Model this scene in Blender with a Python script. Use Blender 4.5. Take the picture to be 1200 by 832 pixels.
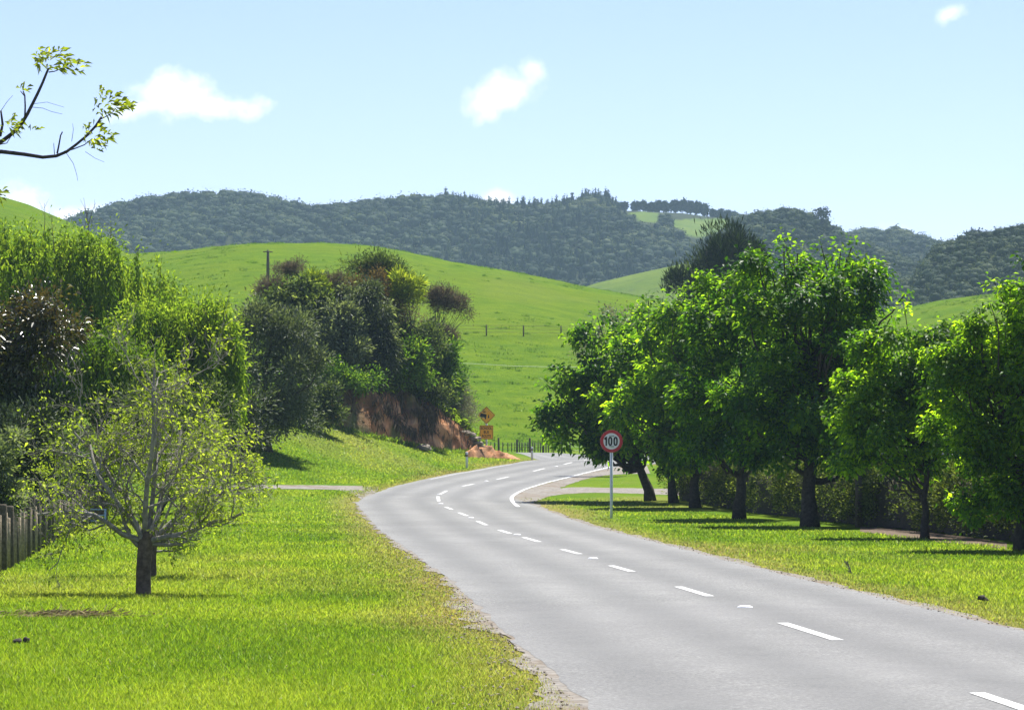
import bpy, math, random
import numpy as np
from mathutils import Vector

R = math.radians
# ------------------------------------------------------------------ camera, sky, sun, exposure
F = 3670.0            # focal length in pixels of a 1200 px wide frame
EYE = 1.7
HZ = 545.0            # row of the level line in the photograph
sc = bpy.context.scene
for o in list(bpy.data.objects):
    bpy.data.objects.remove(o)
cd = bpy.data.cameras.new('camera'); cam = bpy.data.objects.new('camera', cd)
sc.collection.objects.link(cam)
cam.location = (0, 0, EYE); cam.rotation_euler = (R(90), 0, 0)
cd.sensor_width = 36.0; cd.lens = 36.0 * F / 1200.0
cd.shift_y = (HZ - 416.0) / 1200.0
cd.clip_start = 0.1; cd.clip_end = 9000
sc.camera = cam

SUN_EL, SUN_AZ = 64.0, 22.0        # azimuth clockwise from +Y (view direction) towards +X (right)
SUN_STR, SKY_STR, EXPOSURE = 5.0, 0.083, 1.14
HAZE = 0.00015
w = bpy.data.worlds.new('World'); sc.world = w; w.use_nodes = True
nt = w.node_tree; N = nt.nodes; LK = nt.links
for n in list(N): N.remove(n)

def mnode(op, a, b=None, c=None):
    n = N.new('ShaderNodeMath'); n.operation = op
    for i, v in enumerate((a, b, c)):
        if v is None: continue
        if isinstance(v, (int, float)): n.inputs[i].default_value = v
        else: LK.new(v, n.inputs[i])
    return n.outputs[0]

sky = N.new('ShaderNodeTexSky'); sky.sky_type = 'NISHITA'; sky.sun_disc = False
sky.sun_elevation = R(SUN_EL); sky.sun_rotation = R(SUN_AZ)
sky.altitude = 1200; sky.air_density = 0.9; sky.dust_density = 0.0; sky.ozone_density = 3.0
tc = N.new('ShaderNodeTexCoord')
sep = N.new('ShaderNodeSeparateXYZ'); LK.new(tc.outputs['Generated'], sep.inputs[0])
yy = mnode('MAXIMUM', sep.outputs[1], 0.02)
cu = mnode('DIVIDE', sep.outputs[0], yy); cv = mnode('DIVIDE', sep.outputs[2], yy)
comb = N.new('ShaderNodeCombineXYZ'); LK.new(cu, comb.inputs[0]); LK.new(cv, comb.inputs[1])
nz = N.new('ShaderNodeTexNoise'); nz.inputs['Scale'].default_value = 70; nz.inputs['Detail'].default_value = 9
nz.inputs['Roughness'].default_value = 0.6
LK.new(comb.outputs[0], nz.inputs['Vector'])
nn = mnode('MULTIPLY', mnode('SUBTRACT', nz.outputs['Fac'], 0.5), 2.6)
# small fair-weather clouds low over the hills: (u, v, half width, half height, tilt, density)
CL = [(205, 112, 52, 30, 0.0, 1.0), (255, 126, 52, 18, -0.05, .95), (160, 128, 50, 14, 0.2, .8), (590, 112, 54, 25, 0.33, .82), (622, 84, 16, 20, 0.5, .6),
      (583, 232, 22, 13, 0.1, .8), (1113, 17, 22, 11, 0.6, .7), (25, 245, 50, 26, -0.3, 1.0),
      (90, 262, 70, 22, 0.0, 1.0), (150, 258, 40, 16, 0.1, .7), (1045, 272, 26, 12, 0.0, .35), (-160, 150, 120, 45, 0, 1), (1500, 120, 160, 40, 0, 1)]
tot = None
for (px, py, a, b, th, den) in CL:
    u0, v0 = (px - 600) / F, (HZ - py) / F
    du = mnode('SUBTRACT', cu, u0); dv = mnode('SUBTRACT', cv, v0)
    c_, s_ = math.cos(th), math.sin(th)
    p = mnode('ADD', mnode('MULTIPLY', du, c_ / (a / F)), mnode('MULTIPLY', dv, s_ / (a / F)))
    q = mnode('ADD', mnode('MULTIPLY', du, -s_ / (b / F)), mnode('MULTIPLY', dv, c_ / (b / F)))
    r = mnode('SQRT', mnode('ADD', mnode('MULTIPLY', p, p), mnode('MULTIPLY', q, q)))
    m = mnode('MULTIPLY', mnode('SUBTRACT', 1.15, mnode('ADD', r, nn)), 1.25)
    mc = N.new('ShaderNodeClamp'); LK.new(m, mc.inputs[0])
    m = mnode('MULTIPLY', mnode('SMOOTHSTEP_' if False else 'POWER', mc.outputs[0], 1.3), den)
    tot = m if tot is None else mnode('MAXIMUM', tot, m)
front = mnode('GREATER_THAN', sep.outputs[1], 0.05)
tot = mnode('MULTIPLY', mnode('SMOOTH_MIN', tot, 1.0, 0.2), front)
hsv = N.new('ShaderNodeMix'); hsv.data_type = 'RGBA'; hsv.blend_type = 'MULTIPLY'; hsv.inputs[0].default_value = 1.0
LK.new(sky.outputs[0], hsv.inputs[6]); hsv.inputs[7].default_value = (1.09, 0.915, 1.02, 1)
mx = N.new('ShaderNodeMix'); mx.data_type = 'RGBA'
LK.new(tot, mx.inputs[0]); LK.new(hsv.outputs[2], mx.inputs[6])
nz2 = N.new('ShaderNodeTexNoise'); nz2.inputs['Scale'].default_value = 45; nz2.inputs['Detail'].default_value = 6; LK.new(comb.outputs[0], nz2.inputs['Vector'])
cr_ = N.new('ShaderNodeValToRGB'); cr_.color_ramp.elements[0].position = .3; cr_.color_ramp.elements[0].color = (.72, .78, .82, 1); cr_.color_ramp.elements[1].position = .62; cr_.color_ramp.elements[1].color = (1, 1, 1, 1); LK.new(nz2.outputs['Fac'], cr_.inputs[0])
cm_ = N.new('ShaderNodeMix'); cm_.data_type = 'RGBA'; cm_.blend_type = 'MULTIPLY'; cm_.inputs[0].default_value = 1; LK.new(cr_.outputs[0], cm_.inputs[6]); cm_.inputs[7].default_value = (9.0, 9.0, 9.1, 1); LK.new(cm_.outputs[2], mx.inputs[7])
bg = N.new('ShaderNodeBackground'); bg.inputs['Strength'].default_value = SKY_STR
LK.new(mx.outputs[2], bg.inputs[0])
wo = N.new('ShaderNodeOutputWorld'); LK.new(bg.outputs[0], wo.inputs['Surface'])

sd = bpy.data.lights.new('sun', 'SUN'); sd.energy = SUN_STR; sd.angle = R(0.5); sd.color = (1.0, 0.96, 0.88)
so = bpy.data.objects.new('sun', sd); sc.collection.objects.link(so)
sdir = Vector((math.sin(R(SUN_AZ)) * math.cos(R(SUN_EL)), math.cos(R(SUN_AZ)) * math.cos(R(SUN_EL)), math.sin(R(SUN_EL))))
so.rotation_euler = sdir.to_track_quat('Z', 'Y').to_euler(); so.location = (0, 0, 400)

sc.view_settings.view_transform = 'Standard'; sc.view_settings.look = 'None'
sc.view_settings.exposure = EXPOSURE; sc.view_settings.gamma = 1.0
sc.view_settings.use_curve_mapping = False
cy = sc.cycles
cy.max_bounces = 6; cy.diffuse_bounces = 2; cy.glossy_bounces = 2; cy.transmission_bounces = 4
cy.volume_bounces = 1; cy.transparent_max_bounces = 4; cy.use_denoising = True
cy.sample_clamp_indirect = 6.0

# ------------------------------------------------------------------ helpers
COL = sc.collection
rng = np.random.default_rng(7)

def tag(o, label=None, cat=None, group=None, kind=None):
    if label: o['label'] = label
    if cat: o['category'] = cat
    if group: o['group'] = group
    if kind: o['kind'] = kind
    return o

def empty(name, loc, label, cat, group=None):
    o = bpy.data.objects.new(name, None); COL.objects.link(o); o.location = loc
    o.empty_display_size = 0.2
    return tag(o, label, cat, group)

class MB:
    """collects triangles / quads with a 'tone' and a 'dry' value per vertex"""
    def __init__(s): s.V = []; s.Fq = []; s.Ft = []; s.A = []; s.B = []; s.n = 0
    def add(s, V, Fq=None, Ft=None, tone=0.5, dry=0.0):
        V = np.asarray(V, dtype=np.float64).reshape(-1, 3); k = len(V)
        s.V.append(V)
        s.A.append(np.broadcast_to(np.asarray(tone, dtype=np.float64), (k,)))
        s.B.append(np.broadcast_to(np.asarray(dry, dtype=np.float64), (k,)))
        if Fq is not None and len(Fq): s.Fq.append(np.asarray(Fq, dtype=np.int64).reshape(-1, 4) + s.n)
        if Ft is not None and len(Ft): s.Ft.append(np.asarray(Ft, dtype=np.int64).reshape(-1, 3) + s.n)
        s.n += k
    def build(s, name, mat, parent=None, smooth=True, origin=None):
        V = np.concatenate(s.V) if s.V else np.zeros((0, 3))
        q = np.concatenate(s.Fq) if s.Fq else np.zeros((0, 4), dtype=np.int64)
        t = np.concatenate(s.Ft) if s.Ft else np.zeros((0, 3), dtype=np.int64)
        if origin is None and parent is not None: origin = parent.location
        if origin is not None: V = V - np.array(origin)[None, :]
        me = bpy.data.meshes.new(name)
        me.vertices.add(len(V)); me.vertices.foreach_set('co', V.astype(np.float32).ravel())
        loops = np.concatenate([q.ravel(), t.ravel()]).astype(np.int32)
        me.loops.add(len(loops)); me.loops.foreach_set('vertex_index', loops)
        st = np.concatenate([np.arange(len(q)) * 4, len(q) * 4 + np.arange(len(t)) * 3]).astype(np.int32)
        tt = np.concatenate([np.full(len(q), 4), np.full(len(t), 3)]).astype(np.int32)
        me.polygons.add(len(st)); me.polygons.foreach_set('loop_start', st); me.polygons.foreach_set('loop_total', tt)
        me.polygons.foreach_set('use_smooth', np.full(len(st), smooth, dtype=bool))
        for nm, arr in (('tone', s.A), ('dry', s.B)):
            at_ = me.attributes.new(nm, 'FLOAT', 'POINT')
            at_.data.foreach_set('value', (np.concatenate(arr) if arr else np.zeros(0)).astype(np.float32))
        me.update(calc_edges=True); me.validate()
        if mat: me.materials.append(mat)
        o = bpy.data.objects.new(name, me); COL.objects.link(o)
        if parent is not None: o.parent = parent
        elif origin is not None: o.location = tuple(origin)
        return o

def unit(v): return v / np.maximum(np.linalg.norm(v, axis=-1, keepdims=True), 1e-9)

def vnoise(x, y, seed=0):
    x = np.asarray(x, float); y = np.asarray(y, float)
    xi = np.floor(x).astype(np.int64); yi = np.floor(y).astype(np.int64)
    fx = x - xi; fy = y - yi; fx = fx * fx * (3 - 2 * fx); fy = fy * fy * (3 - 2 * fy)
    def h(a, b):
        n = (a * 374761393 + b * 668265263 + seed * 982451653) & 0xffffffff
        n = ((n ^ (n >> 13)) * 1274126177) & 0xffffffff
        return ((n ^ (n >> 16)) & 0xffff) / 65535.0
    return (h(xi, yi) * (1 - fx) + h(xi + 1, yi) * fx) * (1 - fy) + (h(xi, yi + 1) * (1 - fx) + h(xi + 1, yi + 1) * fx) * fy

def fbm(x, y, seed=0, o=4):
    s = 0; a = .5; t = 0
    for i in range(o):
        s = s + a * vnoise(x * 2 ** i, y * 2 ** i, seed + i); t += a; a *= .5
    return s / t

def sstep(t): t = np.clip(t, 0, 1); return t * t * (3 - 2 * t)

def tube(mb, P, r, sides=6, tone=0.5, cap=True):
    P = np.asarray(P, float); k = len(P); r = np.broadcast_to(np.asarray(r, float), (k,))
    T = unit(np.gradient(P, axis=0))
    ref = np.where(np.abs(T[:, 2:3]) > .9, np.array([[1., 0, 0]]), np.array([[0, 0, 1.]]))
    if np.ptp((np.abs(T[:, 2]) > .9).astype(int)) > 0: ref = np.tile(np.array([[.31, .95, .05]]), (k, 1))
    A = unit(np.cross(T, ref)); B = np.cross(T, A)
    th = np.arange(sides) / sides * 2 * np.pi
    V = P[:, None, :] + r[:, None, None] * (np.cos(th)[None, :, None] * A[:, None, :] + np.sin(th)[None, :, None] * B[:, None, :])
    i = np.arange(k - 1)[:, None] * sides; j = np.arange(sides)[None, :]; j2 = (j + 1) % sides
    q = np.stack([i + j, i + j2, i + sides + j2, i + sides + j], -1).reshape(-1, 4)
    V = V.reshape(-1, 3); ft = []
    if cap:
        V = np.concatenate([V, P[:1], P[-1:]])
        c0, c1 = k * sides, k * sides + 1
        for a in range(sides):
            b = (a + 1) % sides
            ft.append((c0, b, a)); ft.append((c1, (k - 1) * sides + a, (k - 1) * sides + b))
    mb.add(V, q, ft if cap else None, tone)

def box(mb, c, s, rotz=0, tone=.5, bev=0.0):
    """bevelled box: centre c, full size s"""
    hx, hy, hz = np.array(s) / 2.0; b = min(bev, hx * .9, hy * .9)
    if b > 0: pr = [(-hx + b, -hy), (hx - b, -hy), (hx, -hy + b), (hx, hy - b), (hx - b, hy), (-hx + b, hy), (-hx, hy - b), (-hx, -hy + b)]
    else: pr = [(-hx, -hy), (hx, -hy), (hx, hy), (-hx, hy)]
    n = len(pr); V = []
    lev = [(-hz, 1), (hz, 1)] if b == 0 else [(-hz, 1), (hz - b, 1), (hz, .0)]
    for z, f in lev:
        for (x, y) in pr:
            if f == 0: x -= math.copysign(min(b, abs(x)), x); y -= math.copysign(min(b, abs(y)), y)
            V.append((x, y, z))
    V = np.array(V); c_, s_ = math.cos(rotz), math.sin(rotz)
    V = np.stack([V[:, 0] * c_ - V[:, 1] * s_, V[:, 0] * s_ + V[:, 1] * c_, V[:, 2]], -1) + np.array(c)
    q = []; L_ = len(lev)
    for l in range(L_ - 1):
        for a in range(n): q.append((l * n + a, l * n + (a + 1) % n, (l + 1) * n + (a + 1) % n, (l + 1) * n + a))
    t = []
    for a in range(1, n - 1): t.append((0, a + 1, a)); t.append(((L_ - 1) * n, (L_ - 1) * n + a, (L_ - 1) * n + a + 1))
    mb.add(V, q, t, tone)

def plate(mb, pts, y0, y1, tone=.5):
    """upright plate: outline pts (x, z) facing the camera side, from depth y0 (front) to y1"""
    n = len(pts); V = [(x, y0, z) for x, z in pts] + [(x, y1, z) for x, z in pts]
    cx = sum(p[0] for p in pts) / n; cz = sum(p[1] for p in pts) / n
    V += [(cx, y0, cz), (cx, y1, cz)]
    q = []; t = []
    for a in range(n):
        b = (a + 1) % n; q.append((a, n + a, n + b, b)); t.append((2 * n, a, b)); t.append((2 * n + 1, n + b, n + a))
    mb.add(V, q, t, tone)

def ring(mb, pin, pout, y0, y1):
    n = len(pin); V = [(x, y0, z) for x, z in pin] + [(x, y0, z) for x, z in pout] + [(x, y1, z) for x, z in pin] + [(x, y1, z) for x, z in pout]
    q = []
    for a in range(n):
        b = (a + 1) % n
        q += [(a, n + a, n + b, b), (n + a, 3 * n + a, 3 * n + b, n + b), (3 * n + a, 2 * n + a, 2 * n + b, 3 * n + b), (2 * n + a, a, b, 2 * n + b)]
    mb.add(V, q)

def leaves(mb, P, D, Nn, L, W, tone, droop=0.15, fold=0.18):
    n = len(P)
    if n == 0: return
    L = np.broadcast_to(np.asarray(L, float), (n,))[:, None]; W = np.broadcast_to(np.asarray(W, float), (n,))[:, None]
    D = unit(D); S = unit(np.cross(D, Nn)); Nn = np.cross(S, D)
    mid = P + D * L * .5
    a = P; b = mid + S * W * .5 + Nn * W * fold; c = P + D * L - np.array([0, 0, 1.]) * L * droop; d = mid - S * W * .5 + Nn * W * fold
    V = np.stack([a, b, c, d], 1).reshape(-1, 3)
    i = np.arange(n) * 4
    Ft = np.concatenate([np.stack([i, i + 1, i + 2], -1), np.stack([i, i + 2, i + 3], -1)])
    mb.add(V, None, Ft, np.repeat(np.broadcast_to(tone, (n,)), 4))

# ------------------------------------------------------------------ materials
def newmat(name):
    m = bpy.data.materials.new(name); m.use_nodes = True
    t = m.node_tree
    for n in list(t.nodes): t.nodes.remove(n)
    out = t.nodes.new('ShaderNodeOutputMaterial')
    return m, t, out

def ramp(t, fac, stops):
    r = t.nodes.new('ShaderNodeValToRGB'); e = r.color_ramp.elements
    while len(e) < len(stops): e.new(0.5)
    for el, (p, c) in zip(e, stops): el.position = p; el.color = (*c, 1)
    t.links.new(fac, r.inputs[0]); return r.outputs[0]

def attr(t, name):
    a = t.nodes.new('ShaderNodeAttribute'); a.attribute_name = name; return a.outputs['Fac']

def noise(t, scale, detail=4, rough=.55, vec=None, dist=0.0):
    n = t.nodes.new('ShaderNodeTexNoise'); n.inputs['Scale'].default_value = scale
    n.inputs['Detail'].default_value = detail; n.inputs['Roughness'].default_value = rough; n.inputs['Distortion'].default_value = dist
    if vec is None:
        g = t.nodes.new('ShaderNodeNewGeometry'); vec = g.outputs['Position']
    t.links.new(vec, n.inputs['Vector']); return n.outputs['Fac']

def mth(t, op, a, b=None, c=None):
    n = t.nodes.new('ShaderNodeMath'); n.operation = op
    for i, v in enumerate((a, b, c)):
        if v is None: continue
        if isinstance(v, (int, float)): n.inputs[i].default_value = v
        else: t.links.new(v, n.inputs[i])
    return n.outputs[0]

def mixc(t, fac, a, b, mode='MIX'):
    n = t.nodes.new('ShaderNodeMix'); n.data_type = 'RGBA'; n.blend_type = mode
    for i, v in ((0, fac), (6, a), (7, b)):
        if isinstance(v, (int, float)): n.inputs[i].default_value = v
        elif isinstance(v, tuple): n.inputs[i].default_value = (*v, 1)
        else: t.links.new(v, n.inputs[i])
    return n.outputs[2]

def principled(t, out, col, rough=.6, spec=.3, metal=0, bump=None, bstr=.3, bdist=.02):
    p = t.nodes.new('ShaderNodeBsdfPrincipled')
    if isinstance(col, tuple): p.inputs['Base Color'].default_value = (*col, 1)
    else: t.links.new(col, p.inputs['Base Color'])
    if isinstance(rough, (int, float)): p.inputs['Roughness'].default_value = rough
    else: t.links.new(rough, p.inputs['Roughness'])
    p.inputs['Specular IOR Level'].default_value = spec; p.inputs['Metallic'].default_value = metal
    if bump is not None:
        b = t.nodes.new('ShaderNodeBump'); b.inputs['Strength'].default_value = bstr; b.inputs['Distance'].default_value = bdist
        t.links.new(bump, b.inputs['Height']); t.links.new(b.outputs[0], p.inputs['Normal'])
    if out is not None: t.links.new(p.outputs[0], out.inputs[0])
    return p

def foliage(name, c0, c1, c2=None, trans=.45, rough=.6, spec=.10, tcol=(1.35, 1.45, .5)):
    m, t, out = newmat(name)
    st = [(0.0, c0), (0.6, c1), (1.0, c2 or c1)]
    col = ramp(t, attr(t, 'tone'), st)
    p = principled(t, None, col, rough, spec)
    tr = t.nodes.new('ShaderNodeBsdfTranslucent')
    t.links.new(mixc(t, 1.0, col, tcol, 'MULTIPLY'), tr.inputs['Color'])
    mxs = t.nodes.new('ShaderNodeMixShader'); t.links.new(mth(t, 'MULTIPLY', mth(t, 'ADD', mth(t, 'MULTIPLY', attr(t, 'tone'), 1.3), .3), trans), mxs.inputs[0])
    t.links.new(p.outputs[0], mxs.inputs[1]); t.links.new(tr.outputs[0], mxs.inputs[2]); t.links.new(mxs.outputs[0], out.inputs[0])
    return m

def bark(name, c0, c1, scale=14):
    m, t, out = newmat(name)
    n = noise(t, scale, 6, .65)
    principled(t, out, ramp(t, n, [(.25, c0), (.55, c1), (.8, tuple(min(1, x * 1.5) for x in c1))]), .9, .15, bump=n, bstr=.6, bdist=.02)
    return m

def flat(name, c, rough=.5, spec=.4, metal=0, vary=.12, scale=9):
    m, t, out = newmat(name)
    n = noise(t, scale, 4, .6)
    principled(t, out, mixc(t, mth(t, 'MULTIPLY', n, vary * 2), c, tuple(x * .55 for x in c)), rough, spec, metal)
    return m

M = {}
M['oak'] = foliage('spring_oak_leaf', (.014, .048, .008), (.054, .140, .012), (.205, .325, .020), trans=.58, spec=.2, rough=.5)
M['oak_light'] = foliage('fresh_oak_leaf', (.020, .065, .008), (.092, .195, .013), (.285, .405, .028), trans=.6, spec=.2, rough=.5)
M['willow'] = foliage('willow_leaf', (.050, .105, .010), (.115, .190, .018), (.230, .290, .050), trans=.5)
M['willow_dark'] = foliage('deep_willow_leaf', (.034, .080, .010), (.085, .150, .016), (.180, .235, .035), trans=.48)
M['sparse'] = foliage('young_leaf', (.13, .19, .016), (.250, .315, .040), (.400, .440, .100), trans=.48)
M['palm_leaf'] = foliage('overhanging_leaf', (.10, .12, .025), (.200, .240, .030), (.330, .340, .060), trans=.45)
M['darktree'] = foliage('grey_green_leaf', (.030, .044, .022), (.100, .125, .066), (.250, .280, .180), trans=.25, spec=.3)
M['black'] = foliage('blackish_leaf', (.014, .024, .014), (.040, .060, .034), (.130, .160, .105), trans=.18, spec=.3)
M['silver'] = foliage('silvery_leaf', (.060, .085, .050), (.140, .175, .110), (.260, .290, .200), trans=.3)
M['copper'] = foliage('copper_leaf', (.030, .030, .012), (.070, .070, .026), (.120, .150, .045), trans=.25, rough=.3, spec=.8, tcol=(1.3, .9, .4))
M['bankgreen'] = foliage('fresh_shrub_leaf', (.040, .095, .014), (.105, .195, .024), (.220, .290, .040), trans=.45)
M['bankolive'] = foliage('olive_leaf', (.032, .054, .018), (.088, .122, .044), (.210, .245, .100), trans=.35)
M['kanuka'] = foliage('kanuka_leaf', (.060, .053, .042), (.118, .104, .080), (.190, .168, .130), trans=.3, tcol=(1.1, .95, .7))
M['rust'] = foliage('rusty_leaf', (.060, .048, .020), (.130, .100, .040), (.200, .180, .070), trans=.3, tcol=(1.2, 1, .5))
M['flax'] = foliage('yellow_leaf', (.09, .14, .02), (.19, .25, .03), (.34, .37, .06), trans=.4)
M['pine'] = foliage('pine_needle', (.012, .024, .013), (.034, .054, .026), (.075, .100, .048), trans=.2)
M['hedge'] = foliage('hedge_leaf', (.016, .030, .007), (.090, .122, .028), (.220, .245, .070), trans=.4)
M['twiggy'] = foliage('grey_twig_leaf', (.12, .12, .10), (.23, .225, .19), (.34, .34, .28), trans=.15)
M['forest'] = foliage('far_forest_leaf', (.018, .030, .018), (.046, .068, .036), (.120, .140, .066), trans=.15, spec=.02)
M['ridgetree'] = foliage('ridge_leaf', (.016, .026, .016), (.040, .056, .030), (.070, .090, .042), trans=.12, spec=.02)
M['drygrass'] = foliage('dry_stalk', (.16, .12, .065), (.32, .25, .15), (.48, .40, .27), trans=.2, tcol=(1, 1, .8))
M['bark_grey'] = bark('grey_bark', (.09, .085, .072), (.25, .235, .20))
M['bark_dark'] = bark('dark_bark', (.020, .017, .014), (.060, .050, .042))
M['bark_twig'] = bark('dark_twig_bark', (.025, .022, .028), (.055, .05, .055))
M['bark_brown'] = bark('brown_bark', (.05, .036, .026), (.12, .095, .07))
M['post_wood'] = bark('weathered_post', (.035, .03, .022), (.10, .085, .062), 20)
M['batten_wood'] = bark('pale_batten', (.13, .10, .065), (.30, .245, .17), 20)
M['rail_wood'] = bark('grey_rail', (.16, .155, .15), (.34, .33, .32), 12)
M['wire'] = flat('galvanised_wire', (.42, .43, .43), .35, .5, .7)
M['pale_wire'] = flat('pale_tape', (.62, .66, .55), .6)
M['galv'] = flat('painted_post', (.60, .65, .68), .45, .4)
M['sign_white'] = flat('sign_white', (.80, .80, .79), .4, .4, vary=.04)
M['sign_red'] = flat('sign_red', (.48, .018, .025), .4, .4, vary=.05)
M['sign_black'] = flat('sign_black', (.012, .012, .013), .5, .3)
M['sign_amber'] = flat('sign_amber', (.90, .43, .012), .42, .4, vary=.06)
M['marker_white'] = flat('marker_white', (.70, .70, .68), .5)
M['marker_band'] = flat('marker_band', (.22, .16, .13), .4)
M['blue_metal'] = flat('pale_blue_metal', (.36, .52, .55), .4)
M['stud'] = flat('stud_white', (.80, .80, .78), .35, vary=.04)
M['rock'] = bark('grey_rock', (.10, .085, .065), (.27, .23, .18), 3)

def paint_mat():
    m, t, out = newmat('line_paint')
    n = noise(t, 60, 5, .7); n2 = noise(t, 3, 3)
    c = ramp(t, n, [(.40, (.22, .22, .21)), (.50, (.56, .56, .54)), (.72, (.74, .74, .72))])
    principled(t, out, c, .6, .3); return m
M['paint'] = paint_mat()

def road_mat():
    m, t, out = newmat('chipseal')
    fine = noise(t, 30, 6, .75); stone = noise(t, 110, 2, .5); big = noise(t, .22, 4, .55); mid = noise(t, 1.1, 5, .6, dist=.4)
    base = ramp(t, fine, [(.32, (.040, .041, .039)), (.5, (.150, .150, .142)), (.68, (.330, .328, .312))])
    c = mixc(t, mth(t, 'MULTIPLY', ramp(t, big, [(.35, (0, 0, 0)), (.65, (1, 1, 1))]), .45), base, (.235, .235, .224))
    c = mixc(t, mth(t, 'MULTIPLY', ramp(t, mid, [(.40, (1, 1, 1)), (.60, (0, 0, 0))]), .30), c, (.115, .114, .113))
    # wheel paths: bitumen polished through the chip, following the lanes
    a = attr(t, 'tone')
    wp = mth(t, 'MULTIPLY', mth(t, 'SUBTRACT', 1.0, mth(t, 'COSINE', mth(t, 'MULTIPLY', a, 25.13))), .5)
    wear = mth(t, 'MULTIPLY', mth(t, 'MULTIPLY', wp, ramp(t, mid, [(.30, (.3, .3, .3)), (.7, (1, 1, 1))])), .72)
    c = mixc(t, wear, c, (.085, .087, .085))
    c = mixc(t, mth(t, 'MULTIPLY', attr(t, 'dry'), .45), c, (.115, .113, .112))
    stain = ramp(t, noise(t, .55, 5, .65, dist=1.2), [(.60, (0, 0, 0)), (.72, (1, 1, 1))])
    c = mixc(t, mth(t, 'MULTIPLY', stain, .22), c, (.10, .10, .10))
    principled(t, out, c, .82, .3, bump=stone, bstr=.5, bdist=.012); return m
M['road'] = road_mat()

def gravel_mat():
    m, t, out = newmat('verge_gravel')
    v = t.nodes.new('ShaderNodeTexVoronoi'); v.inputs['Scale'].default_value = 16
    g = t.nodes.new('ShaderNodeNewGeometry'); t.links.new(g.outputs['Position'], v.inputs['Vector'])
    n = noise(t, 5, 6, .65); big = noise(t, .8, 4)
    c = ramp(t, n, [(.25, (.06, .052, .042)), (.5, (.165, .148, .122)), (.78, (.29, .265, .23))])
    c = mixc(t, mth(t, 'MULTIPLY', v.outputs['Color'], .35), c, (.36, .35, .34))
    c = mixc(t, ramp(t, big, [(.5, (0, 0, 0)), (.68, (.8, .8, .8))]), c, (.15, .11, .07))
    principled(t, out, c, .95, .1, bump=v.outputs['Distance'], bstr=.6, bdist=.03); return m
M['gravel'] = gravel_mat()
M['mulch'] = bark('brown_mulch', (.04, .028, .02), (.13, .095, .065), 12)

def earth_mat():
    m, t, out = newmat('red_clay')
    n = noise(t, 1.2, 7, .65); n2 = noise(t, .35, 4); n3 = noise(t, 7, 5, .7)
    c = ramp(t, n, [(.25, (.14, .06, .03)), (.42, (.36, .16, .07)), (.60, (.50, .27, .14)), (.8, (.60, .42, .27))])
    c = mixc(t, ramp(t, n2, [(.45, (0, 0, 0)), (.62, (.85, .85, .85))]), c, (.09, .06, .038))
    c = mixc(t, mth(t, 'MULTIPLY', attr(t, 'dry'), 1.0), c, mixc(t, n3, (.05, .075, .02), (.16, .17, .06)))
    principled(t, out, c, .95, .1, bump=n3, bstr=.8, bdist=.15); return m
M['earth'] = earth_mat()

def lawn_mat(name, far=False):
    m, t, out = newmat(name)
    big = noise(t, .12 if not far else .035, 5, .6); mid = noise(t, .9 if not far else .25, 6, .65); fine = noise(t, 14 if not far else 2.2, 5, .75)
    c = ramp(t, mid, [(.3, (.058, .128, .007)), (.5, (.094, .170, .009)), (.72, (.140, .205, .013))] if not far else [(.3, (.056, .112, .004)), (.5, (.100, .168, .005)), (.72, (.142, .204, .008))])
    c = mixc(t, ramp(t, fine, [(.3, (.85, .85, .85)), (.52, (.15, .15, .15)), (.7, (0, 0, 0))]), c, (.040, .095, .007))
    str_ = ramp(t, noise(t, 1.6 if not far else .5, 6, .7, dist=.8), [(.42, (1, 1, 1)), (.52, (0, 0, 0))])
    c = mixc(t, mth(t, 'MULTIPLY', str_, .45), c, (.050, .115, .008))
    c = mixc(t, mth(t, 'MULTIPLY', ramp(t, big, [(.4, (0, 0, 0)), (.65, (1, 1, 1))]), .45), c, (.160, .200, .018) if not far else (.110, .150, .008))
    c = mixc(t, attr(t, 'dry'), c, mixc(t, mid, (.24, .19, .085), (.17, .175, .035)))
    principled(t, out, c, .95, .02, bump=fine, bstr=.8, bdist=.06 if not far else .3); return m
M['lawn'] = lawn_mat('lawn')
M['pasture'] = lawn_mat('hill_pasture', True)

def farhill_mat():
    m, t, out = newmat('far_hillside')
    n = noise(t, .05, 6, .65); n2 = noise(t, .35, 5, .7)
    fl = ramp(t, n2, [(.3, (.016, .022, .012)), (.7, (.04, .05, .022))])
    gr = ramp(t, n, [(.3, (.055, .100, .014)), (.6, (.100, .145, .020)), (.8, (.145, .165, .040))])
    gr = mixc(t, ramp(t, n2, [(.52, (0, 0, 0)), (.62, (.7, .7, .7))]), gr, (.06, .09, .025))
    c = mixc(t, attr(t, 'tone'), fl, gr)
    principled(t, out, c, .95, .05, bump=n2, bstr=.6, bdist=1.0); return m
M['farhill'] = farhill_mat()

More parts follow.
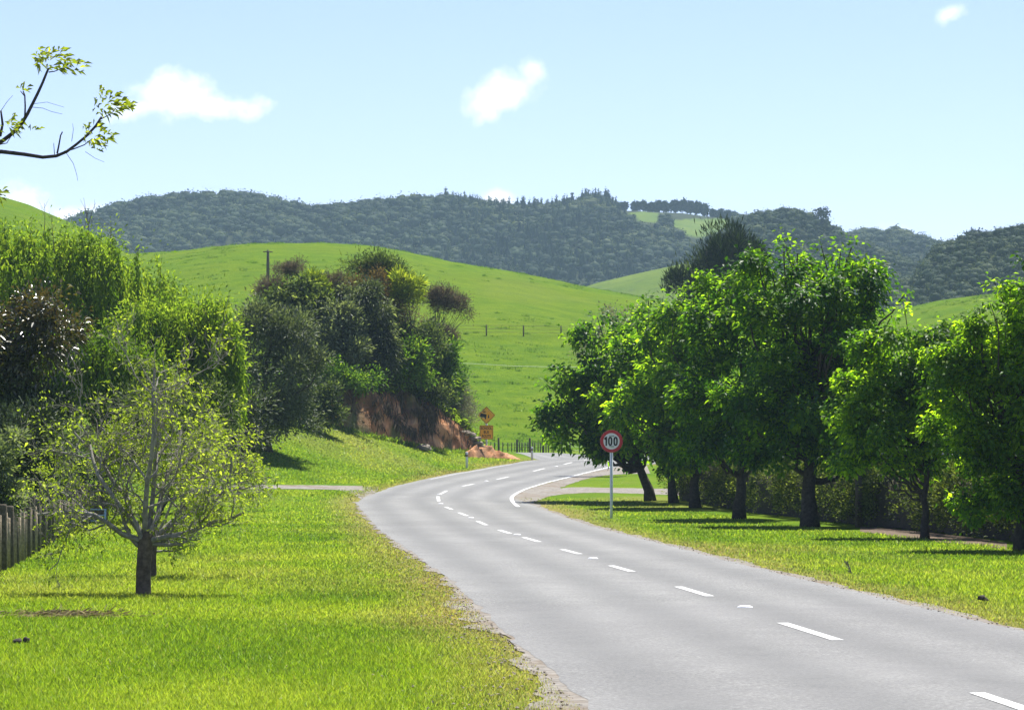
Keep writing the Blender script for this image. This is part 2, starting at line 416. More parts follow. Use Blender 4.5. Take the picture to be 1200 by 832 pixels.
def grass_mat():
    m, t, out = newmat('grass_blade')
    col = ramp(t, attr(t, 'tone'), [(0, (.075, .165, .009)), (.5, (.195, .310, .014)), (1, (.340, .425, .036))])
    col = mixc(t, attr(t, 'dry'), col, (.32, .25, .10))
    d = t.nodes.new('ShaderNodeBsdfDiffuse'); t.links.new(col, d.inputs[0])
    ge = t.nodes.new('ShaderNodeNewGeometry'); vm = t.nodes.new('ShaderNodeVectorMath'); vm.operation = 'MULTIPLY_ADD'
    t.links.new(ge.outputs['Normal'], vm.inputs[0]); vm.inputs[1].default_value = (.32, .32, .32); vm.inputs[2].default_value = (0, 0, .9)
    vn = t.nodes.new('ShaderNodeVectorMath'); vn.operation = 'NORMALIZE'; t.links.new(vm.outputs[0], vn.inputs[0]); t.links.new(vn.outputs[0], d.inputs['Normal'])
    tr = t.nodes.new('ShaderNodeBsdfTranslucent'); t.links.new(mixc(t, 1, col, (1.15, 1.15, .6), 'MULTIPLY'), tr.inputs[0])
    g = t.nodes.new('ShaderNodeBsdfGlossy'); g.inputs['Roughness'].default_value = .45; g.inputs['Color'].default_value = (.5, .5, .5, 1)
    a = t.nodes.new('ShaderNodeMixShader'); a.inputs[0].default_value = .42
    t.links.new(d.outputs[0], a.inputs[1]); t.links.new(tr.outputs[0], a.inputs[2])
    b = t.nodes.new('ShaderNodeMixShader'); b.inputs[0].default_value = .045
    t.links.new(a.outputs[0], b.inputs[1]); t.links.new(g.outputs[0], b.inputs[2]); t.links.new(b.outputs[0], out.inputs[0])
    return m
M['grass'] = grass_mat()

# ------------------------------------------------------------------ terrain as a function
ZR = np.array([(-60, 0), (85, 0), (98, .1), (107, .19), (119, .47), (125, .68), (133, .885), (143, 1.17), (153, 1.53), (162, 1.83), (170, 2.02), (185, 2.28), (205, 2.5), (260, 2.6)])
_fy = np.linspace(-60, 260, 1281); _fz = np.interp(_fy, ZR[:, 0], ZR[:, 1])
_fz = np.convolve(np.pad(_fz, 16, 'edge'), np.ones(33) / 33, 'valid')
SECT = [((2.2, -30), (8.6, -30)), ((1.4, 0), (7.2, 0)), ((.55, 21.7), (5.95, 21.7)), ((-.09, 32), (5.2, 32)), ((-.7, 43), (4.55, 42.5)),
        ((-1.45, 54), (3.9, 54)), ((-2.3, 65.7), (3.3, 66)), ((-3.4, 81), (2.45, 82)), ((-4.4, 96), (1.6, 97)), ((-5.1, 106), (.95, 108)),
        ((-5.6, 113), (.45, 114)), ((-5.55, 119), (.0, 118)), ((-5.25, 124), (.15, 121.5)), ((-4.9, 130), (.5, 127)), ((-4.5, 134), (1.1, 132)),
        ((-3.8, 140), (1.9, 137)), ((-2.9, 146), (3.0, 143.5)), ((-2, 150), (3.9, 149)), ((-.9, 156), (4.9, 153.5)), ((0, 160.5), (6.2, 157.5)),
        ((1.3, 168), (8.2, 161)), ((5.4, 178.5), (11.5, 164.5)), ((9, 186), (16, 169)), ((16, 193), (22, 175)), ((30, 203), (34, 184)), ((60, 216), (62, 197))]
_LE = np.array([s[0] for s in SECT]); _RE = np.array([s[1] for s in SECT])
def xl(Y): return np.interp(Y, _LE[:, 1], _LE[:, 0])
def xr(Y): return np.interp(Y, _RE[:, 1], _RE[:, 0])
LR = np.array([(0, 0), (100, 0), (115, .2), (122, .4), (135, 1.3), (145, 2.4), (160, 2.5), (172, .9), (182, .15), (205, .1), (260, .1)])

def zpx(py, d): return EYE + (HZ - py) * d / F
_crest = np.array([(-900, 130), (-200, 205), (0, 247), (35, 257), (100, 285), (150, 314), (200, 312), (250, 305), (300, 301), (380, 300), (430, 303), (480, 312), (530, 322), (600, 331), (650, 340), (700, 349), (760, 358), (880, 378), (1000, 384), (1060, 374), (1100, 365), (1150, 358), (1200, 352), (1500, 325), (2100, 300)])
_r2 = np.array([(-900, 330), (0, 370), (560, 372), (620, 362), (668, 346), (700, 335), (740, 325), (800, 311), (860, 318), (950, 345), (1030, 352), (1070, 335), (1097, 303), (1130, 287), (1160, 281), (1200, 275), (1300, 255), (1500, 250), (2100, 260)])
_r3 = np.array([(-900, 340), (0, 358), (640, 356), (760, 345), (810, 325), (835, 300), (855, 276), (870, 264), (890, 259), (925, 254), (960, 265), (985, 281), (1020, 296), (1060, 312), (1100, 330), (1300, 330), (2100, 330)])
_r4 = np.array([(-900, 290), (-100, 290), (60, 283), (120, 264), (160, 250), (200, 243), (270, 238), (300, 240), (330, 249), (370, 258), (400, 254), (450, 248), (530, 243), (560, 247), (620, 252), (650, 250), (690, 241), (715, 243), (730, 249), (745, 249), (800, 252), (850, 260), (900, 272), (985, 288), (1000, 284), (1050, 281), (1075, 288), (1100, 299), (1200, 320), (2100, 320)])
D1, D2, D3, D4 = 430., 690., 950., 1350.

def terrain(X, Y):
    X = np.asarray(X, float); Y = np.asarray(Y, float)
    X, Y = np.broadcast_arrays(X, Y)
    Yc = np.minimum(Y, 205.0)
    near = np.interp(Y, _fy, _fz) + np.interp(Y, LR[:, 0], LR[:, 1]) * sstep((xl(Yc) - .4 - X) / 9.0)
    near = near + (fbm(X / 9 + 40, Y / 12, 3, 2) - .5) * .10 * sstep((np.maximum(xl(Yc) - X, X - xr(Yc)) - .3) / 3.0)
    if Y.size and Y.max() <= 205: return near
    u = X / np.maximum(Y, 1.0); px = 600 + F * u
    c1 = zpx(np.interp(px, _crest[:, 0], _crest[:, 1]), D1)
    c2 = zpx(np.interp(px, _r2[:, 0], _r2[:, 1]), D2)
    c3 = zpx(np.interp(px, _r3[:, 0], _r3[:, 1]), D3)
    c4 = zpx(np.interp(px, _r4[:, 0], _r4[:, 1]), D4)
    v1 = np.minimum(zpx(400, 540), c1 - 5); v2 = np.minimum(zpx(372, 800), c2 - 4); v3 = np.minimum(zpx(352, 1090), c3 - 4 + 12)
    t = np.clip((Y - 205) / (D1 - 205), 0, 1)
    z = near + (c1 - near) * np.sin(t * np.pi / 2) ** 1.12
    def seg(z, a, b, va, vb):
        k = sstep((Y - a) / (b - a)); return np.where(Y > a, va + (vb - va) * k, z)
    z = seg(z, D1, 540, c1, v1); z = seg(z, 540, D2, v1, c2); z = seg(z, D2, 800, c2, v2); z = seg(z, 800, D3, v2, c3)
    z = seg(z, D3, 1090, c3, v3)
    k = np.clip((Y - 1090) / (D4 - 1090), 0, 1); k = np.sin(k * np.pi / 2) ** 1.25
    z = np.where(Y > 1090, v3 + (c4 - v3) * k, z)
    z = seg(z, D4, 1900, c4, c4 * .45); z = seg(z, 1900, 5000, c4 * .45, c4 * 0)
    am = np.where(Y < D1, .9 * np.sin(np.pi * t), 0) + np.where(Y > 1000, 9 * np.sin(np.pi * np.clip((Y - 1000) / (D4 - 1000), 0, 1)), 0)
    am = am + np.where((Y > 540) & (Y < D2), 2.5 * np.sin(np.pi * np.clip((Y - 540) / (D2 - 540), 0, 1)), 0)
    wl = np.where(Y < D1, 22., 60.)
    z = z + (fbm(X / wl, Y / wl * .8, 11, 3) - .5) * 2 * am
    return z

def T1(x, y): return float(terrain(np.array([x]), np.array([y]))[0])

_scan = np.concatenate([np.arange(12, 215, .25), np.arange(215, 1500, 1.5)])
def at(px, py, ymin=12):
    """the ground point seen at a place in the photograph"""
    s = _scan[_scan >= ymin]; X = (px - 600) / F * s; zr = EYE + (HZ - py) / F * s
    d = zr - terrain(X, s); i = np.argmax(d <= 0) if (d <= 0).any() else len(s) - 1
    Y = s[i]
    if i > 0:
        a, b = d[i - 1], d[i]; Y = s[i - 1] + (s[i] - s[i - 1]) * a / max(a - b, 1e-9)
    X = (px - 600) / F * Y
    return np.array([X, Y, T1(X, Y)])
def ptY(px, py, Y): return np.array([(px - 600) / F * Y, Y, zpx(py, Y)])
def gx(px, Y):
    X = (px - 600) / F * Y; return np.array([X, Y, T1(X, Y)])

# ------------------------------------------------------------------ ground sheets
S = np.concatenate([np.linspace(-.6, -.20, 24)[:-1], np.linspace(-.20, .20, 300), np.linspace(.20, .6, 24)[1:]])
def sheet(name, mat, ys, kind='structure', dryf=None, tonef=None):
    ys = np.asarray(ys, float); W = np.maximum(ys, 40)
    X = S[None, :] * W[:, None]; Y = np.repeat(ys[:, None], len(S), 1); Z = terrain(X, Y)
    n = len(S); i = (np.arange(len(ys) - 1) * n)[:, None]; j = np.arange(n - 1)[None, :]
    q = np.stack([i + j, i + j + 1, i + n + j + 1, i + n + j], -1).reshape(-1, 4)
    mb = MB()
    mb.add(np.stack([X, Y, Z], -1), q, None, tonef(X, Y, Z).ravel() if tonef else .5, dryf(X, Y).ravel() if dryf else 0.0)
    return tag(mb.build(name, mat), kind=kind)

def lawn_dry(X, Y):
    Yc = np.minimum(Y, 200); e = np.maximum(xl(Yc) - X, X - xr(Yc))
    d = np.clip(1 - (e - .1) / (0.5 + 1.5 * fbm(X * .5, Y * .35, 5, 3)), 0, 1) * np.where(Y < 170, 1, 0)
    return np.clip(d * .8 + .5 * np.clip(fbm(X / 5, Y / 9, 21, 4) - .56, 0, 1) * 3, 0, .95)
y_near = np.concatenate([np.arange(-45, 15, 6), np.arange(15, 205, .8), [205]])
y_hill = np.concatenate([np.arange(205, 430, 3.0), np.arange(430, 541, 6)])
y_far = np.concatenate([np.arange(540, 1400, 9.0), np.geomspace(1400, 2400, 14)])
y_hill[-1] = 540
sheet('lawn_ground', M['lawn'], y_near, dryf=lawn_dry)
sheet('grassy_hill', M['pasture'], y_hill, dryf=lambda X, Y: np.clip(fbm(X / 14, Y / 30, 31, 4) - .66, 0, 1) * .6)

PAST = [[(736, 250), (752, 248), (772, 250), (776, 256), (768, 262), (748, 260)], [(778, 259), (800, 257), (846, 256), (866, 259), (858, 266), (832, 277), (812, 280), (796, 270)]]
def inpoly(px, py, poly):
    r = np.zeros(px.shape, bool); n = len(poly)
    for i in range(n):
        x1, y1 = poly[i]; x2, y2 = poly[(i + 1) % n]
        c = ((y1 > py) != (y2 > py)) & (px < (x2 - x1) * (py - y1) / (y2 - y1 + 1e-9) + x1); r ^= c
    return r
def pasture_mask(X, Y, Z):
    px = 600 + F * X / Y; py = HZ - (Z - EYE) * F / Y
    m = np.zeros(X.shape, bool)
    for p in PAST: m |= inpoly(px, py, p) & (Y > 1150)
    m |= (Y < 800) & (px < 1010)
    return m
sheet('far_hills', M['farhill'], y_far, tonef=lambda X, Y, Z: pasture_mask(X, Y, Z).astype(float))

# ------------------------------------------------------------------ road, driveways, shoulders, paint
def dens(P, step):
    P = np.asarray(P, float); d = np.r_[0, np.cumsum(np.linalg.norm(np.diff(P, axis=0), axis=1))]
    # Catmull-like smoothing through dense resample
    n = max(2, int(d[-1] / step)); s = np.linspace(0, d[-1], n)
    Q = np.stack([np.interp(s, d, P[:, k]) for k in range(P.shape[1])], -1); return Q
def smooth_pair(A, B, n):
    """resample paired edges with matching parameter and smooth them a little"""
    A = np.asarray(A, float); B = np.asarray(B, float); t = np.arange(len(A)); s = np.linspace(0, len(A) - 1, n)
    def cub(P):
        m = np.gradient(P, axis=0); i = np.minimum(s.astype(int), len(P) - 2); f = (s - i)[:, None]
        h00 = 2 * f**3 - 3 * f**2 + 1; h10 = f**3 - 2 * f**2 + f; h01 = -2 * f**3 + 3 * f**2; h11 = f**3 - f**2
        return h00 * P[i] + h10 * m[i] + h01 * P[i + 1] + h11 * m[i + 1]
    return cub(A), cub(B)
def strip(name, mat, A, B, n, cross, lift, jag=(0, 0), kind='structure', tonef=None, dryf=None, seed=3):
    A, B = smooth_pair(A, B, n)
    d = unit(B - A)
    ja = (fbm(A[:, 0] * 2.2, A[:, 1] * 1.1, seed, 4) - .5)[:, None] * 2 * jag[0]; jb = (fbm(B[:, 0] * 2.2, B[:, 1] * 1.1, seed + 9, 4) - .5)[:, None] * 2 * jag[1]
    A = A + d * ja; B = B + d * jb
    k = np.linspace(0, 1, cross)[None, :, None]
    P = A[:, None, :] * (1 - k) + B[:, None, :] * k
    X, Y = P[..., 0], P[..., 1]; Z = terrain(X, Y) + lift
    i = (np.arange(n - 1) * cross)[:, None]; j = np.arange(cross - 1)[None, :]
    q = np.stack([i + j, i + j + 1, i + cross + j + 1, i + cross + j], -1).reshape(-1, 4)
    mb = MB(); tone = np.repeat(k[:, :, 0], n, 0)
    mb.add(np.stack([X, Y, Z], -1), q, None, tone.ravel(), dryf(X, Y).ravel() if dryf else 0)
    return tag(mb.build(name, mat), kind=kind)
def road_dry(X, Y):   # an older, coarser coat on the near side of the reseal joint
    j = 38.5 + .25 * (fbm(X * 1.2, Y * 0, 4, 3) - .5)
    return sstep((j - Y) / .5) * .45 + np.exp(-((Y - j) / .28) ** 2) * -.2
strip('road', M['road'], _LE, _RE, 900, 26, .011, (.09, .09), dryf=road_dry)
strip('side_road', M['road'], [(1.5, 168.6), (.3, 177), (-1.5, 183), (-6, 187), (-20, 190)], [(5.6, 178.2), (3.4, 186), (0, 191), (-6, 194), (-20, 198)], 60, 8, .012)
def pxs(L): return [at(a, b)[:2] for a, b in L]
strip('gravel_driveway', M['gravel'], pxs([(446, 571), (425, 569.5), (400, 569), (360, 568.8), (310, 568.5), (250, 568), (180, 567)]),
      pxs([(428, 588), (416, 581), (398, 574.5), (360, 573.2), (310, 572.8), (250, 572.3), (180, 572)]), 120, 8, .010, (.25, .25))
strip('gravel_apron', M['gravel'], pxs([(606, 594.5), (600, 586), (603, 580), (620, 573), (640, 567), (680, 557), (712, 549), (756, 542)]),
      pxs([(616, 596), (624, 590), (640, 579), (652, 574), (664, 569), (692, 560), (722, 556), (762, 555)]), 140, 9, .010, (.1, .35))
strip('gravel_entrance', M['gravel'], pxs([(632, 577), (650, 573.5), (672, 571), (710, 571.5), (800, 573)]),
      pxs([(626, 587), (650, 580.5), (690, 577.5), (730, 578), (800, 581)]), 100, 6, .006, (.3, .4))
# broken gravelly margin between seal and grass
ys_ = np.arange(12, 117, 3.0)
strip('road_shoulder', M['gravel'], [(xl(y) + .15, y) for y in ys_], [(xl(y) - (.10 + .42 * max(0, 1 - abs(y - 19) / 9) + .28 * max(0, 1 - abs(y - 37) / 6) + .08 * math.sin(y)), y) for y in ys_], 700, 5, .009, (0, .22), seed=17)
strip('road_shoulder', M['gravel'], [(xr(y) - .15, y) for y in ys_], [(xr(y) + .22 + .08 * math.sin(y * .7), y) for y in ys_], 700, 4, .009, (0, .16), seed=23)

LINE_LIFT = .0155
def ribbon(mb, P, wd, lift=LINE_LIFT, step=.5):
    P = dens(np.asarray(P)[:, :2], step)
    T = unit(np.gradient(P, axis=0)); Nn = np.stack([-T[:, 1], T[:, 0]], -1)
    E = np.stack([P + Nn * wd / 2, P - Nn * wd / 2], 1); Z = terrain(E[..., 0], E[..., 1]) + lift
    n = len(P); i = np.arange(n - 1) * 2
    mb.add(np.concatenate([E, Z[..., None]], -1).reshape(-1, 3), np.stack([i, i + 2, i + 3, i + 1], -1))
dashes = [((1145, 813.5), (1226, 841)), ((917, 731), (982, 751.5)), ((795, 688.3), (832, 699.6)), ((716, 663.4), (741, 670.6)), ((659, 644.3), (679.5, 649.8)),
          ((613.5, 630), (632, 635.4)), ((585, 621.4), (598, 625.6)), ((559.5, 611), (570, 615.6)), ((538, 601), (547.5, 604.8)), ((522, 594.3), (530, 597.2)),
          ((513.2, 582), (514.2, 587.5)), ((516.5, 579), (523.5, 575.3)), ((542, 570), (555, 567.3)), ((582, 562), (596, 559)), ((625, 552.4), (638, 549.2)), ((661, 544.3), (670.5, 542)), ((684, 539.6), (697, 538.2))]
mb = MB()
for a, b in dashes:
    ribbon(mb, [at(*a), at(*b)], .125)
tag(mb.build('centre_line_paint', M['paint']), kind='structure')
mb = MB()
edge = [at(*p)[:2] for p in [(607.5, 594), (602.5, 590), (599.6, 585.5), (601, 581.5), (608, 577), (620, 572), (640, 566), (660, 561), (680, 556), (700, 551), (714, 547.7), (740, 543)]]
ea, _ = smooth_pair(edge, edge, 70)
ribbon(mb, ea, .135, LINE_LIFT, .4)
ribbon(mb, [(xl(y) + .28, y) for y in np.arange(139, 161, 2)], .06, LINE_LIFT, .5)
tag(mb.build('edge_line_paint', M['paint']), kind='structure')
for k, (px, py, tx) in enumerate([(873, 712.5, 'white road stud on the centre line nearest the camera'), (695, 655, 'white road stud on the centre line second nearest the camera'),
        (606, 627, 'white road stud between two dashes where the bend begins'), (552, 607, 'white road stud on the centre line left of the speed sign, before the bend'),
        (516.5, 590.5, 'white road stud at the near end of the dash deepest in the bend'), (515, 579.5, 'white road stud at the far end of the dash deepest in the bend'),
        (570, 564, 'white road stud on the centre line below the yellow warning signs'), (652, 546.7, 'white road stud on the centre line farthest up the road')]):
    p = at(px, py); m_ = MB()
    th = np.linspace(0, 2 * np.pi, 13)[:-1]
    prof = [(.085, 0), (.08, .012), (.055, .022), (0.0, .025)]
    V = [(p[0] + r * math.cos(a) * 1.1, p[1] + r * math.sin(a) * 1.0, p[2] + .011 + z) for r, z in prof for a in th]
    q = [(l * 12 + a, l * 12 + (a + 1) % 12, (l + 1) * 12 + (a + 1) % 12, (l + 1) * 12 + a) for l in range(3) for a in range(12)]
    m_.add(V, q)
    tag(m_.build('road_stud', M['stud'], origin=(p[0], p[1], p[2] + .011)), tx, 'road stud', 'road studs along the centre line')

# ------------------------------------------------------------------ grass blades (nobody could count them)
def blades(name, n, ymin, ymax, side, seed):
    g = np.random.default_rng(seed); U = g.random(n)
    Y = 1 / (1 / ymin - U * (1 / ymin - 1 / ymax))
    if side < 0:
        lo = np.maximum(-.185 * Y, -8.2 - .102 * (Y - 49)); hi = xl(Y) - .06
    else: lo = xr(Y) + .06; hi = np.minimum(.185 * Y, np.interp(Y, [20, 45, 70, 113], [9, 11.9, 9.9, 5.1]))
    hi = np.maximum(hi, lo + .01)
    area = (hi - lo) / (.37 * Y); keep = g.random(n) < area * 1.0
    X = lo + (hi - lo) * g.random(n)
    e = np.where(side < 0, xl(Y) - X, X - xr(Y))
    pz = np.clip((e - .0) / (.30 + .7 * np.where(side < 0, np.clip(1 - np.abs(Y - 21) / 9, 0, 1), 0)), 0, 1)
    pz = pz * (0.4 + .6 * (fbm(X * 2, Y * 1.2, 8, 3) > .40)) + .10
    keep &= g.random(n) < np.where(e < 1.4, pz, 1)
    px = 600 + F * X / Y; py = HZ + (EYE - terrain(X, Y)) * F / Y
    keep &= ~((py > 567) & (py < 574.5) & (px < 425)) & ~((py < 582) & (px > 600) & (py > 570.5))
    X, Y, e = X[keep], Y[keep], e[keep]; n = len(X)
    Z = terrain(X, Y)
    hgt = (.016 + .030 * g.random(n)) * (.65 + .9 * fbm(X / 1.6, Y / 2.2, 2, 3)) * np.clip(.5 + e * .5, .5, 1) * (1 + Y / 260)
    tall = g.random(n) < .006; hgt = np.where(tall, hgt * 2.2, hgt)
    wd = np.maximum(.0036, .00016 * Y) * (.8 + .8 * g.random(n))
    a = g.random(n) * 2 * np.pi; la = g.random(n) * 2 * np.pi; ll = hgt * (.25 + .9 * g.random(n))
    B = np.stack([X, Y, Z], -1); s = np.stack([np.cos(a), np.sin(a), np.zeros(n)], -1)
    tip = B + np.stack([np.cos(la) * ll, np.sin(la) * ll, hgt], -1)
    V = np.stack([B - s * wd[:, None], B + s * wd[:, None], tip], 1).reshape(-1, 3)
    tone = np.clip(-.04 + 1.25 * fbm(X / 2.2, Y / 4.5, 14, 4) + g.normal(0, .20, n) - .05 + .18 * (fbm(X / 14, Y / 25, 61, 2) - .5), 0, 1)
    dry = np.clip(lawn_dry(X, Y) * .9 * (g.random(n) < .8) + (g.random(n) < .03) * .6, 0, 1)
    i = np.arange(n) * 3
    mb = MB(); mb.add(V, None, np.stack([i, i + 1, i + 2], -1), np.repeat(tone, 3), np.repeat(dry, 3))
    return tag(mb.build(name, M['grass']), kind='stuff')
blades('verge_grass', 900000, 19.5, 119, -1, 101)
blades('verge_grass', 420000, 24, 118, 1, 102)

blades('verge_grass', 260000, 119, 168, -1, 103)

# darker tussocks over the grazed hill
g = np.random.default_rng(55); mb = MB(); n = 2600
Y = 206 + (g.random(n) ** 1.25) * 215; X = (g.random(n) * .36 - .17) * Y
k_ = fbm(X / 20, Y / 40, 77, 3) > .36; X, Y = X[k_], Y[k_]; Z = terrain(X, Y)
for x, y, z in zip(X, Y, Z):
    m = int(g.integers(14, 34)); r = .18 + .5 * g.random() ** 2
    P = np.stack([x + g.normal(0, r, m), y + g.normal(0, .35 * r, m), np.full(m, z)], -1)
    P[:, 2] = terrain(P[:, 0], P[:, 1]) - .02
    D = np.stack([g.normal(0, .6, m), g.normal(0, .6, m), np.ones(m)], -1)
    leaves(mb, P, D, g.normal(0, 1, (m, 3)), .10 + .18 * g.random(m), .07, np.clip(g.normal(.06, .10, m), 0, 1), droop=.05)
tag(mb.build('pasture_tussocks', M['grass']), kind='stuff')

# pebbles and crumbs of seal along the margins
g = np.random.default_rng(77); mb = MB()
ico = np.array([(0, 0, 1), (.89, 0, .45), (.28, .85, .45), (-.72, .53, .45), (-.72, -.53, .45), (.28, -.85, .45), (0, 0, -.3)])
icf = [(0, 1, 2), (0, 2, 3), (0, 3, 4), (0, 4, 5), (0, 5, 1), (6, 2, 1), (6, 3, 2), (6, 4, 3), (6, 5, 4), (6, 1, 5)]
for k in range(2200):
    y = 1 / (1 / 19 - g.random() * (1 / 19 - 1 / 110)); left = g.random() < .7
    e = abs(g.normal(0, .33 + (.5 if y < 27 and left else 0)))
    x = xl(y) - e - .04 if left else xr(y) + e * .4 - .05
    r = .006 + .015 * g.random() ** 3
    mb.add(ico * r * (.7 + .6 * g.random((7, 1))) + np.array([x, y, T1(x, y) + .012]), None, icf, g.random())
tag(mb.build('edge_pebbles', M['rock'], smooth=False), kind='stuff')
# ------------------------------------------------------------------ haze
mb = MB(); box(mb, (0, 1180, 85), (3000, 2540, 200))
hz = mb.build('haze', None, smooth=False); tag(hz, kind='stuff')
hm = bpy.data.materials.new('air'); hm.use_nodes = True
for n in list(hm.node_tree.nodes): hm.node_tree.nodes.remove(n)
ho = hm.node_tree.nodes.new('ShaderNodeOutputMaterial'); hp = hm.node_tree.nodes.new('ShaderNodeVolumePrincipled')
hp.inputs['Color'].default_value = (.55, .78, 1.0, 1); hp.inputs['Density'].default_value = HAZE; hp.inputs['Anisotropy'].default_value = 0.0
hm.node_tree.links.new(hp.outputs[0], ho.inputs['Volume']); hz.data.materials.append(hm)

# ------------------------------------------------------------------ trees
def bez(a, b, c, n):
    t = np.linspace(0, 1, n)[:, None]; return (1 - t) ** 2 * a + 2 * t * (1 - t) * b + t * t * c

class Blobs:
    """crown envelope: ellipsoids given as (px, py, rx, ry) at depth Y plus an offset in metres"""
    def __init__(s, Y, L, depth=1.0):
        s.c = np.array([[(b[0] - 600) / F * (Y + (b[4] if len(b) > 4 else 0)), Y + (b[4] if len(b) > 4 else 0), zpx(b[1], Y + (b[4] if len(b) > 4 else 0))] for b in L])
        s.r = np.array([[b[2] * Y / F, depth * max(min(b[2], b[3]) * 1.0, .6 * b[2]) * Y / F, b[3] * Y / F] for b in L])
    def sample(s, n, g, lo=.45, lobes=0):
        if lobes:
            c1, d1, _ = s.sample(lobes, g, .80); r0 = np.median(s.r, 0).mean()
            lr = r0 * g.uniform(.22, .46, lobes); m = int(n * .72); w = lr ** 1.6; k = g.choice(lobes, m, p=w / w.sum())
            d = unit(g.normal(0, 1, (m, 3)) + d1[k] * .7 + [0, 0, .35]); C = c1[k] + d * lr[k][:, None] * g.uniform(.45, 1.05, (m, 1)) * [1, 1, .8]
            c2, d2, _ = s.sample(n - m, g, .1); c2 = c2 * .9 + .1 * s.c.mean(0)
            return np.concatenate([C, c2]), np.concatenate([d, d2]), None
        w = np.prod(s.r, 1) ** .75; k = g.choice(len(w), n, p=w / w.sum())
        d = unit(g.normal(0, 1, (n, 3))); rad = ((lo + (1 - lo) * g.random(n) ** .6) * g.uniform(.80, 1.16, n))[:, None]
        return s.c[k] + d * s.r[k] * rad, d, rad[:, 0]

def skeleton(mb, base, top, r0, targets, g, sides=7, lean=None, limb_r=.35, fork=(.25, .8), wob=.03):
    """tapered trunk from base to top with curved limbs to the targets"""
    base = np.asarray(base, float); top = np.asarray(top, float); H = np.linalg.norm(top - base)
    mid = (base + top) / 2 + (lean if lean is not None else np.array([g.normal(0, wob * H), g.normal(0, wob * H), 0]))
    n = 14; P = bez(base, mid, top, n); t = np.linspace(0, 1, n)
    P[1:-1] += g.normal(0, .006 * H, (n - 2, 3)) * [1, 1, 0]
    rr = r0 * (1.0 - .85 * t ** .8); rr[0] *= 1.35; rr[1] *= 1.08
    P[0, 2] -= .12
    tube(mb, P, rr, sides)
    for q in targets:
        tz = np.clip((q[2] - base[2]) / H * .55 + g.uniform(-.08, .08), *fork)
        i = tz * (n - 1); k = int(i); a = P[k] + (P[min(k + 1, n - 1)] - P[k]) * (i - k)
        ctl = a + (q - a) * np.array([.55, .55, .25]) + g.normal(0, .05 * H, 3) * [1, 1, .5]
        ra = max(.012, r0 * limb_r * (1 - .6 * tz) * g.uniform(.7, 1.2)); L_ = bez(a, ctl, q, 8)
        L_[1:-1] += g.normal(0, .012 * H, (6, 3))
        tube(mb, L_, np.linspace(ra, ra * .22, 8), 5, cap=False)
    return P

def clumps(mb, C, Dn, g, per, cr, ll, lw, tone0=.5, tvar=.18, up=.35, droop=.2, flatn=.5, ar=(1, 1, 1), rosette=False):
    n = len(C); m = n * per
    ct = np.repeat(tone0 + g.normal(0, tvar, n), per)
    off = g.normal(0, 1, (m, 3)) * cr * np.array(ar) * np.repeat(g.uniform(.65, 1.25, n), per)[:, None]
    P = np.repeat(C, per, 0) + off
    D = unit(off) + np.repeat(Dn, per, 0) * .5 + np.array([0, 0, up]) + g.normal(0, .35, (m, 3))
    Nn = g.normal(0, 1, (m, 3)) * flatn + np.array([0, 0, 1.])
    if rosette:     # a spring shoot: leaves spread flat around the tip like a star
        Nc = unit(Dn * .55 + [0, 0, .75] + g.normal(0, .25, (n, 3))); Nn = np.repeat(Nc, per, 0) + g.normal(0, .38, (m, 3))
        D = unit(off - (off * Nn).sum(1, keepdims=True) * Nn / (Nn ** 2).sum(1, keepdims=True)) + g.normal(0, .25, (m, 3)) + [0, 0, -.1]
        P = np.repeat(C, per, 0) + (P - np.repeat(C, per, 0)) * [.9, .9, .75]
    L = ll * g.uniform(.65, 1.3, m)
    leaves(mb, P, D, Nn, L, L * lw, np.clip(ct + g.normal(0, .13, m), 0, 1), droop=droop)

def leafy(name, label, cat, Y, foot, blobs, mat, bmat, seed, n=220, per=38, cr=.22, ll=.17, lw=.62, r0=.14, lo=.35, limbs=16, sprigs=(), group=None,
          top=None, tone0=.5, tvar=.18, depth=1.0, up=.3, droop=.2, fork=(.22, .85), limb_r=.42, flatn=.5, extra=None, ar=(1, 1, 1), wob=.03, lobes=None, rosette=False):
    g = np.random.default_rng(seed)
    base = gx(foot, Y) if np.isscalar(foot) else np.asarray(foot)
    root = empty(name, base, label, cat, group)
    B = Blobs(Y, blobs, depth); C, Dn, _ = B.sample(n, g, lo, lobes if lobes is not None else max(8, n // 11))
    keep = C[:, 2] > base[2] + .15; C, Dn = C[keep], Dn[keep]
    if len(sprigs):
        q = np.array([ptY(a, b, Y + g.normal(0, .4)) for a, b in sprigs])
        C = np.concatenate([C, q]); Dn = np.concatenate([Dn, np.tile([[0, 0, 1.]], (len(q), 1))])
    tm = MB()
    tp = B.c[np.argmax(B.c[:, 2])] if top is None else ptY(top[0], top[1], Y)
    idx = g.choice(len(C), min(limbs, len(C)), replace=False)
    tg = list(C[idx]) + ([p for p in C[-len(sprigs):]] if len(sprigs) else [])
    skeleton(tm, base, tp, r0, tg, g, fork=fork, limb_r=limb_r, wob=wob)
    tm.build('trunk', bmat, root)
    cm = MB(); clumps(cm, C, Dn, g, per, cr, ll, lw, tone0, tvar, up, droop, flatn, ar, rosette)
    if extra: extra(cm, B, g)
    cm.build('crown', mat, root)
    return root

